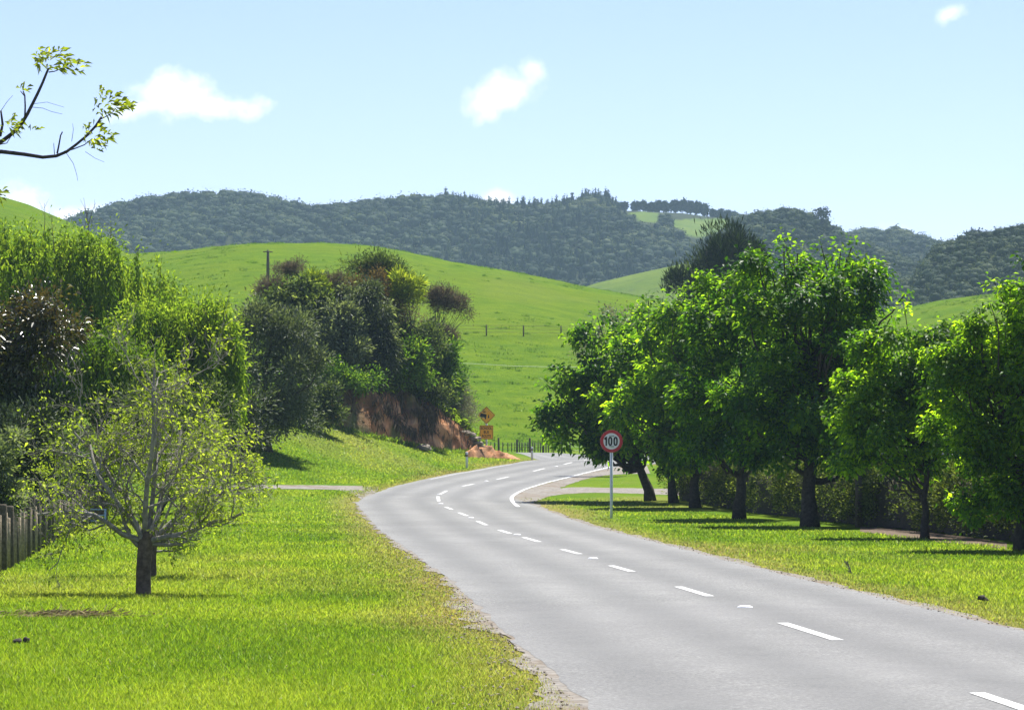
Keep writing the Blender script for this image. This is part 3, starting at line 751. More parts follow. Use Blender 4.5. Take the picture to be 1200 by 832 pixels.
# --- the row of street trees along the right verge
def footY(px, py): return at(px, py)[1]
ROW = 'row of leafy trees in front of the hedge'
NT = [
 (762, 587, [(702, 452, 50, 66), (684, 492, 42, 38), (722, 405, 38, 40), (668, 465, 26, 26), (735, 500, 36, 40), (700, 515, 30, 24)], 'oak', 'darker leafy tree at the far end of the row, leaning left over the driveway', 250, [(640, 450), (652, 430), (700, 372)], (712, 420), .20),
 (790, 589, [(768, 425, 46, 66), (752, 470, 40, 50), (780, 500, 46, 36)], 'oak_light', 'slender tree just behind the speed sign, second from the far end of the row', 240, [(760, 352), (745, 368)], (772, 400), .17),
 (815, 595, [(808, 440, 56, 88), (775, 480, 44, 54), (830, 385, 40, 48), (800, 520, 50, 26)], 'oak_light', 'bright green tree forking low, right of the tree behind the speed sign', 300, [(795, 345), (812, 332), (840, 330), (760, 400)], (815, 400), .19),
 (866, 608, [(868, 440, 66, 92), (850, 375, 46, 52), (890, 500, 54, 38), (835, 500, 48, 40), (880, 350, 32, 34), (862, 528, 58, 22)], 'oak', 'forked tree with a dense crown, left of the tallest tree of the row', 330, [(850, 318), (872, 305), (885, 312), (830, 335)], (866, 390), .19),
 (949, 617, [(945, 420, 86, 98), (925, 340, 52, 54), (985, 360, 52, 56), (900, 430, 52, 60), (1000, 440, 56, 66), (950, 500, 84, 40), (962, 312, 30, 28), (1020, 480, 52, 54), (880, 480, 44, 50), (945, 528, 84, 22)], 'oak', 'tallest tree of the row, with a broad dark crown', 560,
  [(919, 279), (921, 290), (935, 297), (962, 286), (985, 296), (998, 290), (1000, 305), (975, 300), (1030, 350), (1038, 318), (1060, 345), (1025, 335), (905, 318), (1045, 370)], (950, 370), .24),
 (1084, 631, [(1050, 440, 60, 62), (1100, 430, 44, 48), (1135, 445, 34, 46), (1015, 455, 36, 50), (1080, 545, 56, 22), (1088, 500, 70, 56), (1036, 505, 54, 52), (1010, 520, 40, 36), (1130, 480, 36, 50), (1075, 420, 34, 34), (1110, 455, 36, 42)], 'oak_light', 'thin trunked young tree with an open crown, right of the tallest tree', 380,
  [(1050, 385), (1060, 360), (1072, 395), (1098, 405), (1030, 420)], (1075, 430), .10),
 (1197, 645, [(1190, 450, 60, 84), (1225, 400, 70, 86), (1150, 480, 46, 60), (1170, 400, 36, 40), (1180, 540, 62, 46), (1128, 520, 36, 44), (1215, 560, 60, 44), (1120, 470, 34, 50), (1165, 575, 46, 34), (1115, 440, 28, 36)], 'oak_light', 'tree at the right end of the row with low branches over the hedge', 520,
  [(1135, 375), (1148, 362), (1125, 380), (1160, 355), (1165, 330), (1185, 335), (1195, 345), (1200, 305), (1140, 400), (1110, 440)], (1195, 400), .15),
]
for i, (fx, fy, bl, mt, lab, n, spr, top, r0) in enumerate(NT):
    Y = footY(fx, fy)
    leafy('verge_tree', lab, 'tree', Y, fx, bl, M[mt], M['bark_dark'], 300 + i, n=int(n * 1.75), per=31, cr=.165 * Y / 88, ll=.155 * Y / 88, lw=.64, rosette=True, r0=r0, lo=.35, limbs=22, sprigs=spr, group=ROW, top=top, tone0=.63, tvar=.26, depth=1.0, up=.3, droop=.16, limb_r=.5, flatn=.7)

# --- pine and a grey bushy top behind the row
def needles(g, C, mbx, n, r, ll, lw, tone=.45, upb=.8):
    clumps(mbx, C, np.tile([[0, 0, 1.]], (len(C), 1)), g, n, r, ll, lw, tone, .16, upb, .02, 1.2)
leafy('pine_tree', 'dark conifer with upswept limbs standing behind the street trees', 'tree', 235., 838, [(850, 283, 12, 15), (836, 285, 9, 13), (864, 288, 12, 17), (826, 303, 10, 17), (845, 308, 24, 22), (874, 304, 11, 17), (812, 322, 13, 9), (799, 333, 12, 7), (791, 326, 5, 7), (818, 342, 26, 14), (862, 330, 28, 20), (884, 312, 8, 12), (780, 345, 9, 5)],
      M['pine'], M['bark_dark'], 41, n=300, per=44, cr=.30, ll=.60, lw=.13, r0=.35, limbs=40, lo=.1, sprigs=[(788, 321), (800, 320), (833, 272), (845, 269), (856, 271), (866, 274), (876, 287), (826, 284), (812, 304), (778, 341), (886, 300)], top=(848, 280), tone0=.42, tvar=.25, up=1.0, droop=.02, flatn=1.2, ar=(.8, .8, 1.25))
leafy('grey_shrub', 'greyish bushy treetop showing behind the leftmost tree of the row', 'shrub', 146., 785, [(715, 384, 20, 16), (738, 380, 20, 15), (690, 402, 12, 14)], M['twiggy'], M['bark_dark'], 42, n=70, per=30, cr=.22, ll=.14, lw=.4, r0=.09, limbs=8)

leafy('leafy_shrub', 'dark bushes behind the rail fence, left of the tallest tree trunk', 'shrub', 124., 900, [(880, 540, 40, 14), (930, 536, 40, 16), (850, 545, 26, 12)], M['bankolive'], M['bark_dark'], 43, n=220, per=28, cr=.25, ll=.18, lw=.45, r0=.08, limbs=8, tone0=.35)
leafy('leafy_shrub', 'dark bushes behind the rail fence, right of the tallest tree trunk', 'shrub', 118., 1010, [(985, 536, 40, 18), (1030, 534, 40, 18), (1070, 536, 40, 18)], M['bankolive'], M['bark_dark'], 44, n=240, per=28, cr=.25, ll=.18, lw=.45, r0=.08, limbs=8, tone0=.35)

# --- clipped hedge behind the row
def hedge():
    g = np.random.default_rng(9)
    P = np.array([at(*p) for p in [(772, 586), (800, 590), (862, 602), (945, 611.5), (1040, 622), (1120, 631), (1200, 642.5), (1320, 659)]])
    P[:, 0] += .25
    Q = dens(P, .35); root = empty('clipped_hedge', Q[len(Q) // 2], 'long clipped hedge running behind the row of street trees', 'hedge')
    T = unit(np.gradient(Q, axis=0)); Nn = np.stack([T[:, 1], -T[:, 0], np.zeros(len(T))], -1); Nn *= np.sign(-(Nn[:, :1]) + 1e-9)
    s = np.r_[0, np.cumsum(np.linalg.norm(np.diff(Q, axis=0), axis=1))]
    h = 1.55 + .16 * (fbm(s * .45, s * 0, 1, 3) - .5) * 2; wdt = 1.3
    # closed core in dark bark colour, standing in for shade inside the hedge
    inner = MB(); prof = [(.42, 0), (.38, .5), (.42, .88), (.6, .95), (.95, .92), (1.0, 0)]
    V = []
    for i in range(len(Q)):
        for a, b in prof: V.append(Q[i] - Nn[i] * a * wdt + np.array([0, 0, b * (h[i] - .12)]) + g.normal(0, .03, 3))
    m = len(prof); q = [(i * m + j, i * m + j + 1, (i + 1) * m + j + 1, (i + 1) * m + j) for i in range(len(Q) - 1) for j in range(m - 1)]
    inner.add(V, q); inner.build('dark_core', M['bark_dark'], root)
    lv = MB(); n = 5200
    k = g.random(n) * (len(Q) - 1.01); i = k.astype(int); f = (k - i)[:, None]
    C = Q[i] * (1 - f) + Q[i + 1] * f; N_ = Nn[i]; hh = h[i]
    face = g.random(n) < .66; zz = np.where(face, .12 + .88 * g.random(n) ** .8, 1.0) * hh
    bump = .95 * (fbm(s[i] * .75, zz * .7, 4, 3) - .5) - .55 * np.clip(zz / hh - .55, 0, 1) ** 1.5
    dep = np.where(face, -bump + .12, g.random(n) * wdt * .9)
    low = np.clip(1 - zz / .55, 0, 1); keep = g.random(n) > low * .75
    C = C - N_ * dep[:, None] + np.stack([0 * zz, 0 * zz, zz], -1)
    Dn = np.where(face[:, None], N_ + [0, 0, .5], np.array([0, 0, 1.]))
    keep &= ~face | (fbm(s[i] * .62, zz * .25 + 5, 6, 2) > .45) | (g.random(n) < .18)
    C, Dn = C[keep], Dn[keep]
    clumps(lv, C, Dn, g, 18, .10, .085, .55, .5, .2, .45, .15, .6)
    lv.build('foliage', M['hedge'], root)
hedge()
def wood_post():
    p = at(1007, 618); root = empty('wooden_post', p, 'square dark timber post standing in front of the hedge', 'post')
    m_ = MB(); box(m_, p + [0, .15, .72], (.16, .16, 1.5), .3, bev=.012); m_.build('post', M['post_wood'], root)
    m_ = MB(); box(m_, p + [0, .15, 1.485], (.19, .19, .03), .3, bev=.006); m_.build('post_cap', M['rail_wood'], root)
wood_post()
def railfence():
    A = np.array(ptY(890, 548, 107)[:2]); B_ = np.array(ptY(1105, 548, 86)[:2]); n = 8
    pos = [A + (B_ - A) * k / (n - 1) for k in range(n)]
    root = empty('rail_fence', (pos[3][0], pos[3][1], T1(*pos[3])), 'grey wooden rail fence just showing above the hedge', 'fence')
    for p in pos:
        z = T1(*p); m_ = MB(); box(m_, (p[0], p[1], z + 1.02), (.12, .12, 2.04), .4, bev=.01); m_.build('post', M['rail_wood'], root)
    L_ = np.linalg.norm(B_ - A); ang = math.atan2(B_[1] - A[1], B_[0] - A[0]); c = (A + B_) / 2; z = T1(*c)
    off = np.array([math.sin(ang), -math.cos(ang)]) * .075
    for hgt, hh in ((1.62, .085), (1.80, .085), (1.97, .085)):
        m_ = MB(); box(m_, (c[0] + off[0], c[1] + off[1], z + hgt), (L_, .025, hh), ang, bev=.004); m_.build('rail', M['rail_wood'], root)
    pass
railfence()

# --- weeping willows on the left
def willow(label, Y, foot, blobs, mat, seed, nstr, smin, smax, top, r0=.16, tone0=.5, twigs=(), lo=.35):
    g = np.random.default_rng(seed); base = gx(foot, Y); root = empty('willow_tree', base, label, 'tree', 'weeping willows on the left')
    B = Blobs(Y, blobs); tm = MB(); C, Dn, rad = B.sample(nstr, g, lo)
    up = Dn[:, 2] > -.35; C, Dn = C[up], Dn[up]
    tg = list(C[g.choice(len(C), 34, replace=False)])
    skeleton(tm, base, ptY(top[0], top[1], Y), r0, tg, g, limb_r=.4)
    for (a, b) in twigs:
        e = ptY(a, b, Y + g.normal(0, .5)); s0 = e + np.array([g.normal(0, .25), 0, -1.1 - g.random() * .5])
        tube(tm, bez(s0, (s0 + e) / 2 + g.normal(0, .1, 3), e, 6), np.linspace(.016, .005, 6), 4, cap=False)
        for _ in range(3):
            m0 = s0 + (e - s0) * g.uniform(.3, .9); tube(tm, np.array([m0, m0 + [g.normal(0, .2), g.normal(0, .2), .35]]), [.008, .003], 3, cap=False)
    tm.build('trunk', M['bark_brown'], root)
    cm = MB()
    for c, d in zip(C, Dn):
        ln = g.uniform(smin, smax) * (.6 + .5 * g.random()); m = int(ln * 26) + 6; t = np.linspace(0, 1, m) ** .9
        out = np.array([d[0], d[1], 0]) * g.uniform(.1, .45) * ln * .5
        P = c + out * (np.sqrt(t)[:, None]) + np.stack([g.normal(0, .055, m), g.normal(0, .055, m), .14 * np.sin(t * 3.1) - t * ln], -1)
        P = P[P[:, 2] > base[2] + .5]; m = len(P)
        if m < 2: continue
        D = np.stack([g.normal(0, .42, m), g.normal(0, .42, m), -np.ones(m)], -1)
        tn = np.clip(tone0 + g.normal(0, .22) + .22 * (1 - np.linspace(0, 1, m)) - .06 + g.normal(0, .12, m), 0, 1)
        leaves(cm, P, D, g.normal(0, 1, (m, 3)), .19 * g.uniform(.7, 1.3, m) * Y / 95, .060 * Y / 95, tn, droop=.05)
    # fine upright growth over the top
    k = Dn[:, 2] > .15
    clumps(cm, C[k], Dn[k], g, 13, .22 * Y / 95, .15 * Y / 95, .34, tone0 + .10, .14, .3, .25, 1.0)
    cm.build('crown', mat, root)
willow('tallest yellow-green weeping willow at the back on the left, rising to the skyline', 112., 60, [(70, 345, 90, 75), (20, 330, 70, 70), (120, 330, 75, 58), (165, 360, 60, 48), (-60, 340, 80, 80), (90, 295, 60, 30), (60, 400, 90, 44), (10, 285, 60, 24)], M['willow'], 61, 1150, 1.0, 2.6, (70, 300), tone0=.58,
       twigs=[(52, 238), (60, 252), (98, 232), (112, 238), (104, 245), (38, 255), (130, 256), (80, 256), (190, 300), (160, 290)])
willow('yellow-green weeping willow nearest the dark round tree, its strands hanging low', 102., 215, [(215, 395, 58, 48), (250, 405, 34, 44), (180, 385, 48, 42), (240, 370, 36, 26), (262, 440, 22, 34), (215, 440, 52, 36)], M['willow'], 62, 800, 1.2, 2.4, (215, 365), r0=.13, tone0=.62)
willow('darker weeping willow in the middle, behind the copper-leaved shrub', 92., 120, [(120, 425, 62, 46), (85, 430, 50, 50), (165, 440, 50, 40)], M['willow_dark'], 63, 420, 1.0, 2.0, (120, 400), r0=.13, tone0=.42)

# --- shrubs behind the paddock fence
leafy('copper_shrub', 'shrub with glossy coppery brown leaves in front of the willows', 'shrub', 70., 20, [(25, 385, 56, 34), (70, 400, 34, 28), (-20, 400, 50, 50), (45, 420, 50, 30)], M['copper'], M['bark_brown'], 71, n=260, per=26, cr=.16, ll=.13, lw=.5, r0=.08, limbs=16, tone0=.5, up=.0, droop=.3)
SG = 'dark shrubs behind the left fence'
leafy('leafy_shrub', 'blackish green dense shrub below the coppery shrub', 'shrub', 70., 30, [(22, 455, 52, 30), (-15, 470, 40, 50), (52, 470, 26, 34), (25, 500, 56, 40)], M['black'], M['bark_dark'], 72, n=300, per=34, cr=.14, ll=.13, lw=.34, r0=.08, limbs=14, group=SG, up=.9)
leafy('leafy_shrub', 'grey-green bushy shrub in the middle of the dark shrubs', 'shrub', 66., 24, [(20, 505, 46, 26), (45, 540, 34, 38), (15, 545, 46, 40)], M['black'], M['bark_dark'], 73, n=240, per=34, cr=.13, ll=.12, lw=.34, r0=.07, limbs=12, group=SG, up=.8)
leafy('leafy_shrub', 'pale silvery shrub leaning over the near end of the fence', 'shrub', 53., -14, [(4, 565, 24, 40), (-20, 540, 40, 50), (2, 600, 22, 26)], M['silver'], M['bark_dark'], 74, n=170, per=32, cr=.11, ll=.11, lw=.4, r0=.06, limbs=10, group=SG, up=.6)
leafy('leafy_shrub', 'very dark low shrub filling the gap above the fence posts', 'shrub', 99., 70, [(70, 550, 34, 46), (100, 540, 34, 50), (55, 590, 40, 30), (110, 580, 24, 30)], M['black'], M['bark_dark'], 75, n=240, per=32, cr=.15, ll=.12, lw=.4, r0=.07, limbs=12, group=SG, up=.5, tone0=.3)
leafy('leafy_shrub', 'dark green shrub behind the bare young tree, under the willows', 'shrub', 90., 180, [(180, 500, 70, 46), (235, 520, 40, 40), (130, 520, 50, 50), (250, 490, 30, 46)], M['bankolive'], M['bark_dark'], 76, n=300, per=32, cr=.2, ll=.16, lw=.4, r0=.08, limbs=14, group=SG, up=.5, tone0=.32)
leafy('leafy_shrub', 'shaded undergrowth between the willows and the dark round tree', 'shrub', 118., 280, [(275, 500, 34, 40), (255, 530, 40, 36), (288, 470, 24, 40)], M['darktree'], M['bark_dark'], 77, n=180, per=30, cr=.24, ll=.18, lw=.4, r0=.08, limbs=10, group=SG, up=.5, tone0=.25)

# --- dark round tree at the left of the bank
leafy('round_tree', 'dark grey-green round tree casting a shadow on the verge', 'tree', 138., 314, [(325, 420, 50, 56), (300, 402, 36, 40), (350, 440, 30, 56), (292, 450, 30, 56), (320, 380, 34, 22), (345, 480, 34, 32), (310, 495, 46, 24), (285, 500, 34, 22), (345, 500, 34, 14)],
      M['darktree'], M['bark_dark'], 81, n=800, per=34, cr=.24, ll=.21, lw=.34, r0=.2, limbs=26, lo=.5, lobes=46, tone0=.5, tvar=.16, up=.5, droop=.15)

# --- bare young trees on the left verge
def branchy(label, foot, Y, hts, spread, seed, mat, lead, nl, r0, low=None):
    g = np.random.default_rng(seed); base = gx(foot, Y); root = empty('young_tree', base, label, 'tree', 'young trees on the left verge')
    tm = MB(); lm = MB(); cm = MB(); tips = []
    def grow(p, d, L, r, lev):
        n = 7; P = [np.array(p)]; dd = unit(np.array(d, float))
        for k in range(n - 1):
            dd = unit(dd + g.normal(0, .18 + .03 * lev, 3) + np.array([0, 0, .055 if lev < 3 else .02])); P.append(P[-1] + dd * L / (n - 1))
        P = np.array(P); tube(lm, P, np.linspace(r, max(r * .42, .0022), n), 7 if lev < 2 else (5 if lev < 3 else 3), cap=False)
        if lev >= 4: tips.append((P[-1], dd)); tips.append((P[3], dd)); return
        kids = {0: 0, 1: nl, 2: 6, 3: 5}[lev]
        for k in range(kids):
            f = g.uniform(.28, 1.0); i = int(f * (n - 1)); ax = unit(np.cross(dd, g.normal(0, 1, 3)))
            nd = unit(dd * g.uniform(.55, .9) + ax * g.uniform(.55, .95) + [0, 0, .1])
            grow(P[i], nd, L * g.uniform(.38, .62), max(r * (1 - .5 * f) * .52, .0026), lev + 1)
        tips.append((P[-1], dd))
    tz = hts * .22
    trunk = np.array([base - [0, 0, .1], base + [0, 0, .03], base + [.0, 0, tz * .5], base + [.03, 0, tz], base + [.05, .02, tz * 1.15]])
    tube(tm, trunk, [r0 * 1.25, r0 * 1.1, r0, r0 * 1.05, r0 * .8], 10)
    p = trunk[3]
    for (dx, dy, dz, L) in lead: grow(p + np.array([dx * .1, dy * .1, g.uniform(-.06, .1)]), (dx, dy, dz), L * hts, r0 * .42, 1)
    for (z, dx, dy, dz, L) in (low or []):
        q = base + [0, 0, z]; grow(q, (dx, dy, dz), L, r0 * .38, 2)
    T = np.array([t[0] for t in tips]); D = np.array([t[1] for t in tips])
    keep = g.random(len(T)) < .34; T, D = T[keep], D[keep]
    tm.build('trunk', M['bark_brown'], root); lm.build('limbs', M['bark_grey'], root)  # trunk bark darker than the limbs: crown shade put into its colour
    clumps(cm, T, D, g, 5, .036, .060, .5, .5, .2, .3, .35, .9)
    cm.build('crown', mat, root)
branchy('small nearly bare young tree with grey limbs and yellow-green shoots, nearest on the left', 168, 41.05, 3.3, 1.4, 15, M['sparse'],
        [(-.12, .05, 1, .70), (-.62, .2, .75, .52), (.42, -.2, .9, .56), (.75, .25, .60, .50), (-.25, -.4, .9, .5), (.25, .5, .9, .55), (-.80, -.1, .48, .45), (.85, -.2, .42, .42)], 7, .095,
        low=[(.62, -1, .05, .28, .62), (.66, .9, .2, .35, .7), (.8, -.8, .3, .35, .7)])
branchy('thinner young tree standing close behind the nearest bare tree', 179, 47.6, 3.0, 1.2, 16, M['sparse'],
        [(.05, .1, 1, .62), (.65, .2, .7, .50), (-.55, .3, .75, .46), (.35, -.3, .9, .5), (.9, .1, .4, .42)], 6, .055, low=[(.5, 1, -.1, .1, .55), (.4, .9, .2, .0, .5)])

# --- overhanging limb from a tree out of frame, top left
def overhang():
    Y = 25.; g = np.random.default_rng(33)
    base = gx(-230, Y); root = empty('overhanging_tree', base, 'tree reaching in from the left edge with dark limbs and leafy tips against the sky', 'tree')
    q = lambda x, y, dy=0: ptY(x, y, Y + dy)
    tm = MB(); cm = MB()
    tube(tm, [base - [0, 0, .1], base + [0, 0, .5], q(-222, 400), q(-215, 250), q(-200, 100), q(-195, 0)], [.2, .16, .14, .12, .10, .07], 9)
    tube(tm, [q(-218, 290), q(-150, 215), q(-80, 185), q(-30, 178), q(2, 178), q(28, 181), q(50, 184.5), q(66, 183), q(78, 178), q(90, 169), q(102, 159), q(112, 148), q(119, 137)], np.array([9, 8, 6.5, 4.2, 2.5, 2.3, 2.1, 2.0, 1.8, 1.6, 1.5, 1.5, 1.2]) * Y / F, 7)
    tube(tm, [q(-150, 215, .1), q(-90, 205, .3), q(-20, 175, .3), q(2, 166, .2), q(14, 157, .2), q(24, 147, .1), q(32, 134), q(38, 122), q(44, 110), q(50, 97), q(54, 87), q(57, 80)], np.array([7, 6, 3.6, 2.5, 2.4, 2.3, 2.1, 1.9, 1.8, 1.6, 1.5, 1.2]) * Y / F, 7)
    for L_, r in [([(29, 140), (29.5, 125), (29, 112), (27, 107)], 1.2), ([(29, 113), (24, 107)], .8), ([(67, 180), (69, 170), (71, 159), (73, 155)], 1.2), ([(75, 178), (86, 175), (99, 170), (108, 163)], .9),
                  ([(57, 85), (64, 84), (72, 81)], .8), ([(0, 160), (3, 146), (2, 138), (1, 130)], 1.8), ([(118, 140), (126, 136), (133, 131)], .7),
                  ([(38, 126), (50, 127), (60, 131), (73, 134)], .35), ([(40, 122), (55, 120), (75, 126)], .3), ([(78, 180), (86, 192), (90, 205), (91, 212)], .35), ([(64, 182), (63, 170), (63, 168)], .5), ([(100, 178), (112, 186), (122, 190)], .3),
                  ([(84, 166), (86, 152), (85, 145)], .35), ([(-2, 170), (8, 168), (13, 160)], .7), ([(0, 132), (8, 120), (15, 112)], .4), ([(-40, 300), (-15, 250), (0, 232)], 1.6)]:
        P = np.array([q(a, b, g.normal(0, .03)) for a, b in L_]); tube(tm, P, np.linspace(r, r * .6, len(P)) * Y / F, 5)
    tm.build('trunk', M['bark_twig'], root)
    def fan(cx, cy, rx, ry, n):
        th = g.random(n) * 2 * np.pi; rr = np.sqrt(g.random(n)); P = np.array([q(cx + rx * a * math.cos(t), cy + ry * a * math.sin(t), g.normal(0, .08)) for a, t in zip(rr, th)])
        D = P - q(cx - 6, cy + 12) + np.array([.04, 0, -.03]) + g.normal(0, .05, (n, 3))
        leaves(cm, P, D, g.normal(0, .6, (n, 3)) + [0, -.3, 1], g.uniform(.05, .095, n), g.uniform(.016, .028, n), np.clip(g.normal(.5, .25, n), 0, 1), droop=.3)
    for a in [(62, 70, 20, 13, 90), (85, 78, 13, 9, 34), (45, 66, 7, 9, 18), (127, 122, 18, 13, 80), (143, 124, 12, 6, 30), (120, 108, 5, 3, 8), (108, 157, 13, 12, 50), (126, 160, 6, 5, 14), (113, 172, 8, 6, 12), (17, 146, 9, 11, 34), (40, 152, 8, 3, 6), (28, 104, 5, 4, 8), (41, 76, 4, 4, 8), (1, 228, 6, 5, 16), (-60, 160, 60, 40, 150), (-150, 90, 90, 60, 300)]: fan(*a)
    cm.build('crown', M['palm_leaf'], root)
overhang()
# ------------------------------------------------------------------ clay bank left of the bend
def bank():
    g = np.random.default_rng(12)
    foot = [(352, 494), (386, 500), (420, 509), (452, 515), (482, 522), (510, 528), (534, 530), (552, 531), (566, 529)]
    topp = [(362, 452), (392, 440), (424, 440), (454, 446), (486, 458), (512, 474), (534, 492), (550, 511), (564, 526)]
    P0 = np.array([at(*p) for p in foot]); n = 90
    s = np.linspace(0, len(foot) - 1, n)
    A = np.stack([np.interp(s, np.arange(len(foot)), P0[:, k]) for k in range(3)], -1)
    tp = np.stack([np.interp(s, np.arange(len(topp)), [t[k] for t in topp]) for k in (0, 1)], -1)
    dep = np.interp(s, [0, 2, 5, 7, 8], [2.6, 3.2, 3.4, 2.2, .5]); Yt = A[:, 1] + dep
    B = np.stack([(tp[:, 0] - 600) / F * Yt, Yt, zpx(tp[:, 1], Yt)], -1)
    m = 26; t = np.linspace(0, 1, m)[None, :, None]
    prof = t ** .9; zz = np.sin(np.clip(t, 0, 1) * np.pi / 2) ** .85
    V = A[:, None, :] * (1 - prof) + B[:, None, :] * prof
    V[..., 2] = A[:, None, 2] * (1 - zz[..., 0]) + B[:, None, 2] * zz[..., 0]
    S_ = np.linspace(0, 26, n)[:, None]; t2 = t[0, :, 0][None, :]
    rough = (fbm(S_ * .8 + t2, t2 * 3, 5, 5) - .5) * 1.7 * np.sin(t2 * np.pi) ** .6 + (fbm(S_ * 2.8, t2 * 2, 15, 3) - .5) * .7 * np.sin(t2 * np.pi)
    sc_ = np.interp(s, [0, 6, 8], [1, 1, .2])[:, None]
    V[..., 1] -= rough * sc_; V[..., 0] += rough * .35 * sc_
    # rounded shoulder and the back falling to the paddock behind
    back = []
    for k, (dy, dz) in enumerate([(1.5, .25), (4, .5), (8, .3), (13, -.8), (18, -2.4), (23, -4.5)]):
        b = B + np.array([0, dy, 0]); b[:, 2] = np.maximum(B[:, 2] + dz * np.interp(s, [0, 6, 8], [1, .8, .3]), terrain(b[:, 0], b[:, 1]) - (.2 if k > 2 else .0)); b[:, 2] += (fbm(S_[:, 0] * .5, np.full(n, k * .7), 8, 3) - .5) * .6
        if k == 5: b[:, 2] = terrain(b[:, 0], b[:, 1]) - .3
        back.append(b)
    V[:, 0, 2] -= .15
    V = np.concatenate([V, np.stack(back, 1)], 1); m2 = m + 6
    i = (np.arange(n - 1) * m2)[:, None]; j = np.arange(m2 - 1)[None, :]
    q = np.stack([i + j, i + m2 + j, i + m2 + j + 1, i + j + 1], -1).reshape(-1, 4)
    dry = np.zeros((n, m2)); dry[:, m - 1:] = 1
    up = np.clip((t2 - .80) * 6, 0, 1); dry[:, :m] = np.maximum(up, np.clip((fbm(S_ * .55, t2 * 2.2, 71, 4) - .52) * 5, 0, .9))
    dry[52:80, 2:m - 3] *= .25; dry[22:30, 2:m - 6] *= .25
    b = MB(); b.add(V, q, None, .5, dry.ravel()); o = b.build('clay_bank', M['earth'])
    tag(o, kind='structure')
    return V, m
BV, BM = bank()
def bankpt(i, j): return BV[int(np.clip(i, 0, len(BV) - 1)), int(np.clip(j, 0, BV.shape[1] - 1))]

# hanging dry fern and grass on the face, and grass along the lip
g = np.random.default_rng(13); mb = MB(); mbg = MB()
for k in range(620):
    i = int(g.integers(2, 84)); j = int(g.integers(3, BM))
    if fbm(i * .16, j * .12, 91, 3) < .52 and g.random() < .85: continue
    if (22 < i < 29 or 55 < i < 74) and g.random() < .8: continue
    p = bankpt(i, j); m = int(g.integers(10, 26))
    P = p + g.normal(0, .16, (m, 3)) + [0, -.12, .1]
    D = np.stack([g.normal(0, .35, m), -.35 - g.random(m) * .5, -.9 + g.normal(0, .3, m)], -1)
    leaves(mb, P, D, np.tile([[0, -1., .3]], (m, 1)) + g.normal(0, .4, (m, 3)), g.uniform(.25, .6, m), .045, np.clip(g.normal(.32, .22, m), 0, 1), droop=.2)
tag(mb.build('hanging_dry_fern', foliage('dry_fern', (.060, .042, .026), (.17, .12, .07), (.28, .23, .13), trans=.2, tcol=(1, 1, .8))), kind='stuff')
for k in range(900):
    i = int(g.integers(0, 89)); j = int(np.clip(g.normal(BM - 2, 3.2), BM - 9, BM + 3))
    if g.random() < .35: i = int(g.integers(4, 34)); j = int(g.integers(BM - 12, BM))
    p = bankpt(i, j); m = int(g.integers(10, 24))
    P = p + g.normal(0, .18, (m, 3)) * [1, 1, .3]
    D = np.stack([g.normal(0, .6, m), g.normal(-.4, .5, m), g.uniform(.1, 1, m)], -1)
    leaves(mbg, P, D, g.normal(0, 1, (m, 3)), g.uniform(.18, .42, m), .04, np.clip(g.normal(.5, .25, m), 0, 1), droop=.5)
for k in range(260):      # rank grass along the foot
    i = int(g.integers(0, 86)); p = bankpt(i, 0) + [0, -.15, .1]; m = int(g.integers(8, 18))
    P = p + g.normal(0, .22, (m, 3)) * [1, 1, .2]
    D = np.stack([g.normal(0, .5, m), g.normal(0, .5, m), np.ones(m)], -1)
    leaves(mbg, P, D, g.normal(0, 1, (m, 3)), g.uniform(.15, .34, m), .035, np.clip(g.normal(.4, .25, m), 0, 1), droop=.2)
tag(mbg.build('bank_lip_grass', M['grass']), kind='stuff')

# loose clay slumped at the end of the bank, and the broken ledge above it
def lump(mbx, c, r, g, tone=.5, sub=2, rough=.35, low=.35):
    import bmesh
    bm = bmesh.new(); bmesh.ops.create_icosphere(bm, subdivisions=sub, radius=1.0)
    V = np.array([v.co[:] for v in bm.verts]); Fc = [[v.index for v in f.verts] for f in bm.faces]; bm.free()
    k = g.uniform(0, 50); d = 1 + rough * ((fbm(V[:, 0] * 1.7 + k, V[:, 1] * 1.7 + V[:, 2] * 2.3, 3, 3) - .5) * 2)
    V = V * d[:, None]; V[:, 2] = np.maximum(V[:, 2], -low); a = g.uniform(0, 6.28)
    V[:, :2] = V[:, :2] @ np.array([[math.cos(a), -math.sin(a)], [math.sin(a), math.cos(a)]])
    mbx.add(V * np.array(r) + np.array(c), None, Fc, tone)
g = np.random.default_rng(14); mb = MB()
hx = np.linspace(545, 614, 90); hy = np.linspace(0, 1, 22); V = []
for a, px in enumerate(hx):
    p = at(px, 535.2 + 4.2 * (a / 89) ** 1.2); t_ = a / 89
    hh = (.62 * math.sin(min(1, t_ * 2.6 + .25) * math.pi / 2) * (1 - t_ ** 2.2) + .02)
    for v in hy:
        yy_ = p[1] + .5 + (v - .4) * 2.6 * (1 - .5 * t_); n_ = fbm(np.array([px * .16]), np.array([v * 4.]), 44, 5)[0] - .5
        z = T1(p[0], yy_) - .06 + hh * max(0, math.sin(v * math.pi)) ** .8 * (1 + .7 * n_) + .25 * hh * n_ * math.sin(v * math.pi)
        V.append((p[0] + n_ * .2, yy_, z))
mb.add(V, [(a * 22 + b, (a + 1) * 22 + b, (a + 1) * 22 + b + 1, a * 22 + b + 1) for a in range(89) for b in range(21)])
p = at(582, 536)
tag(mb.build('clay_heap', M['earth'], origin=p), 'low heap of loose red clay beside the road at the foot of the warning sign', 'clay heap')
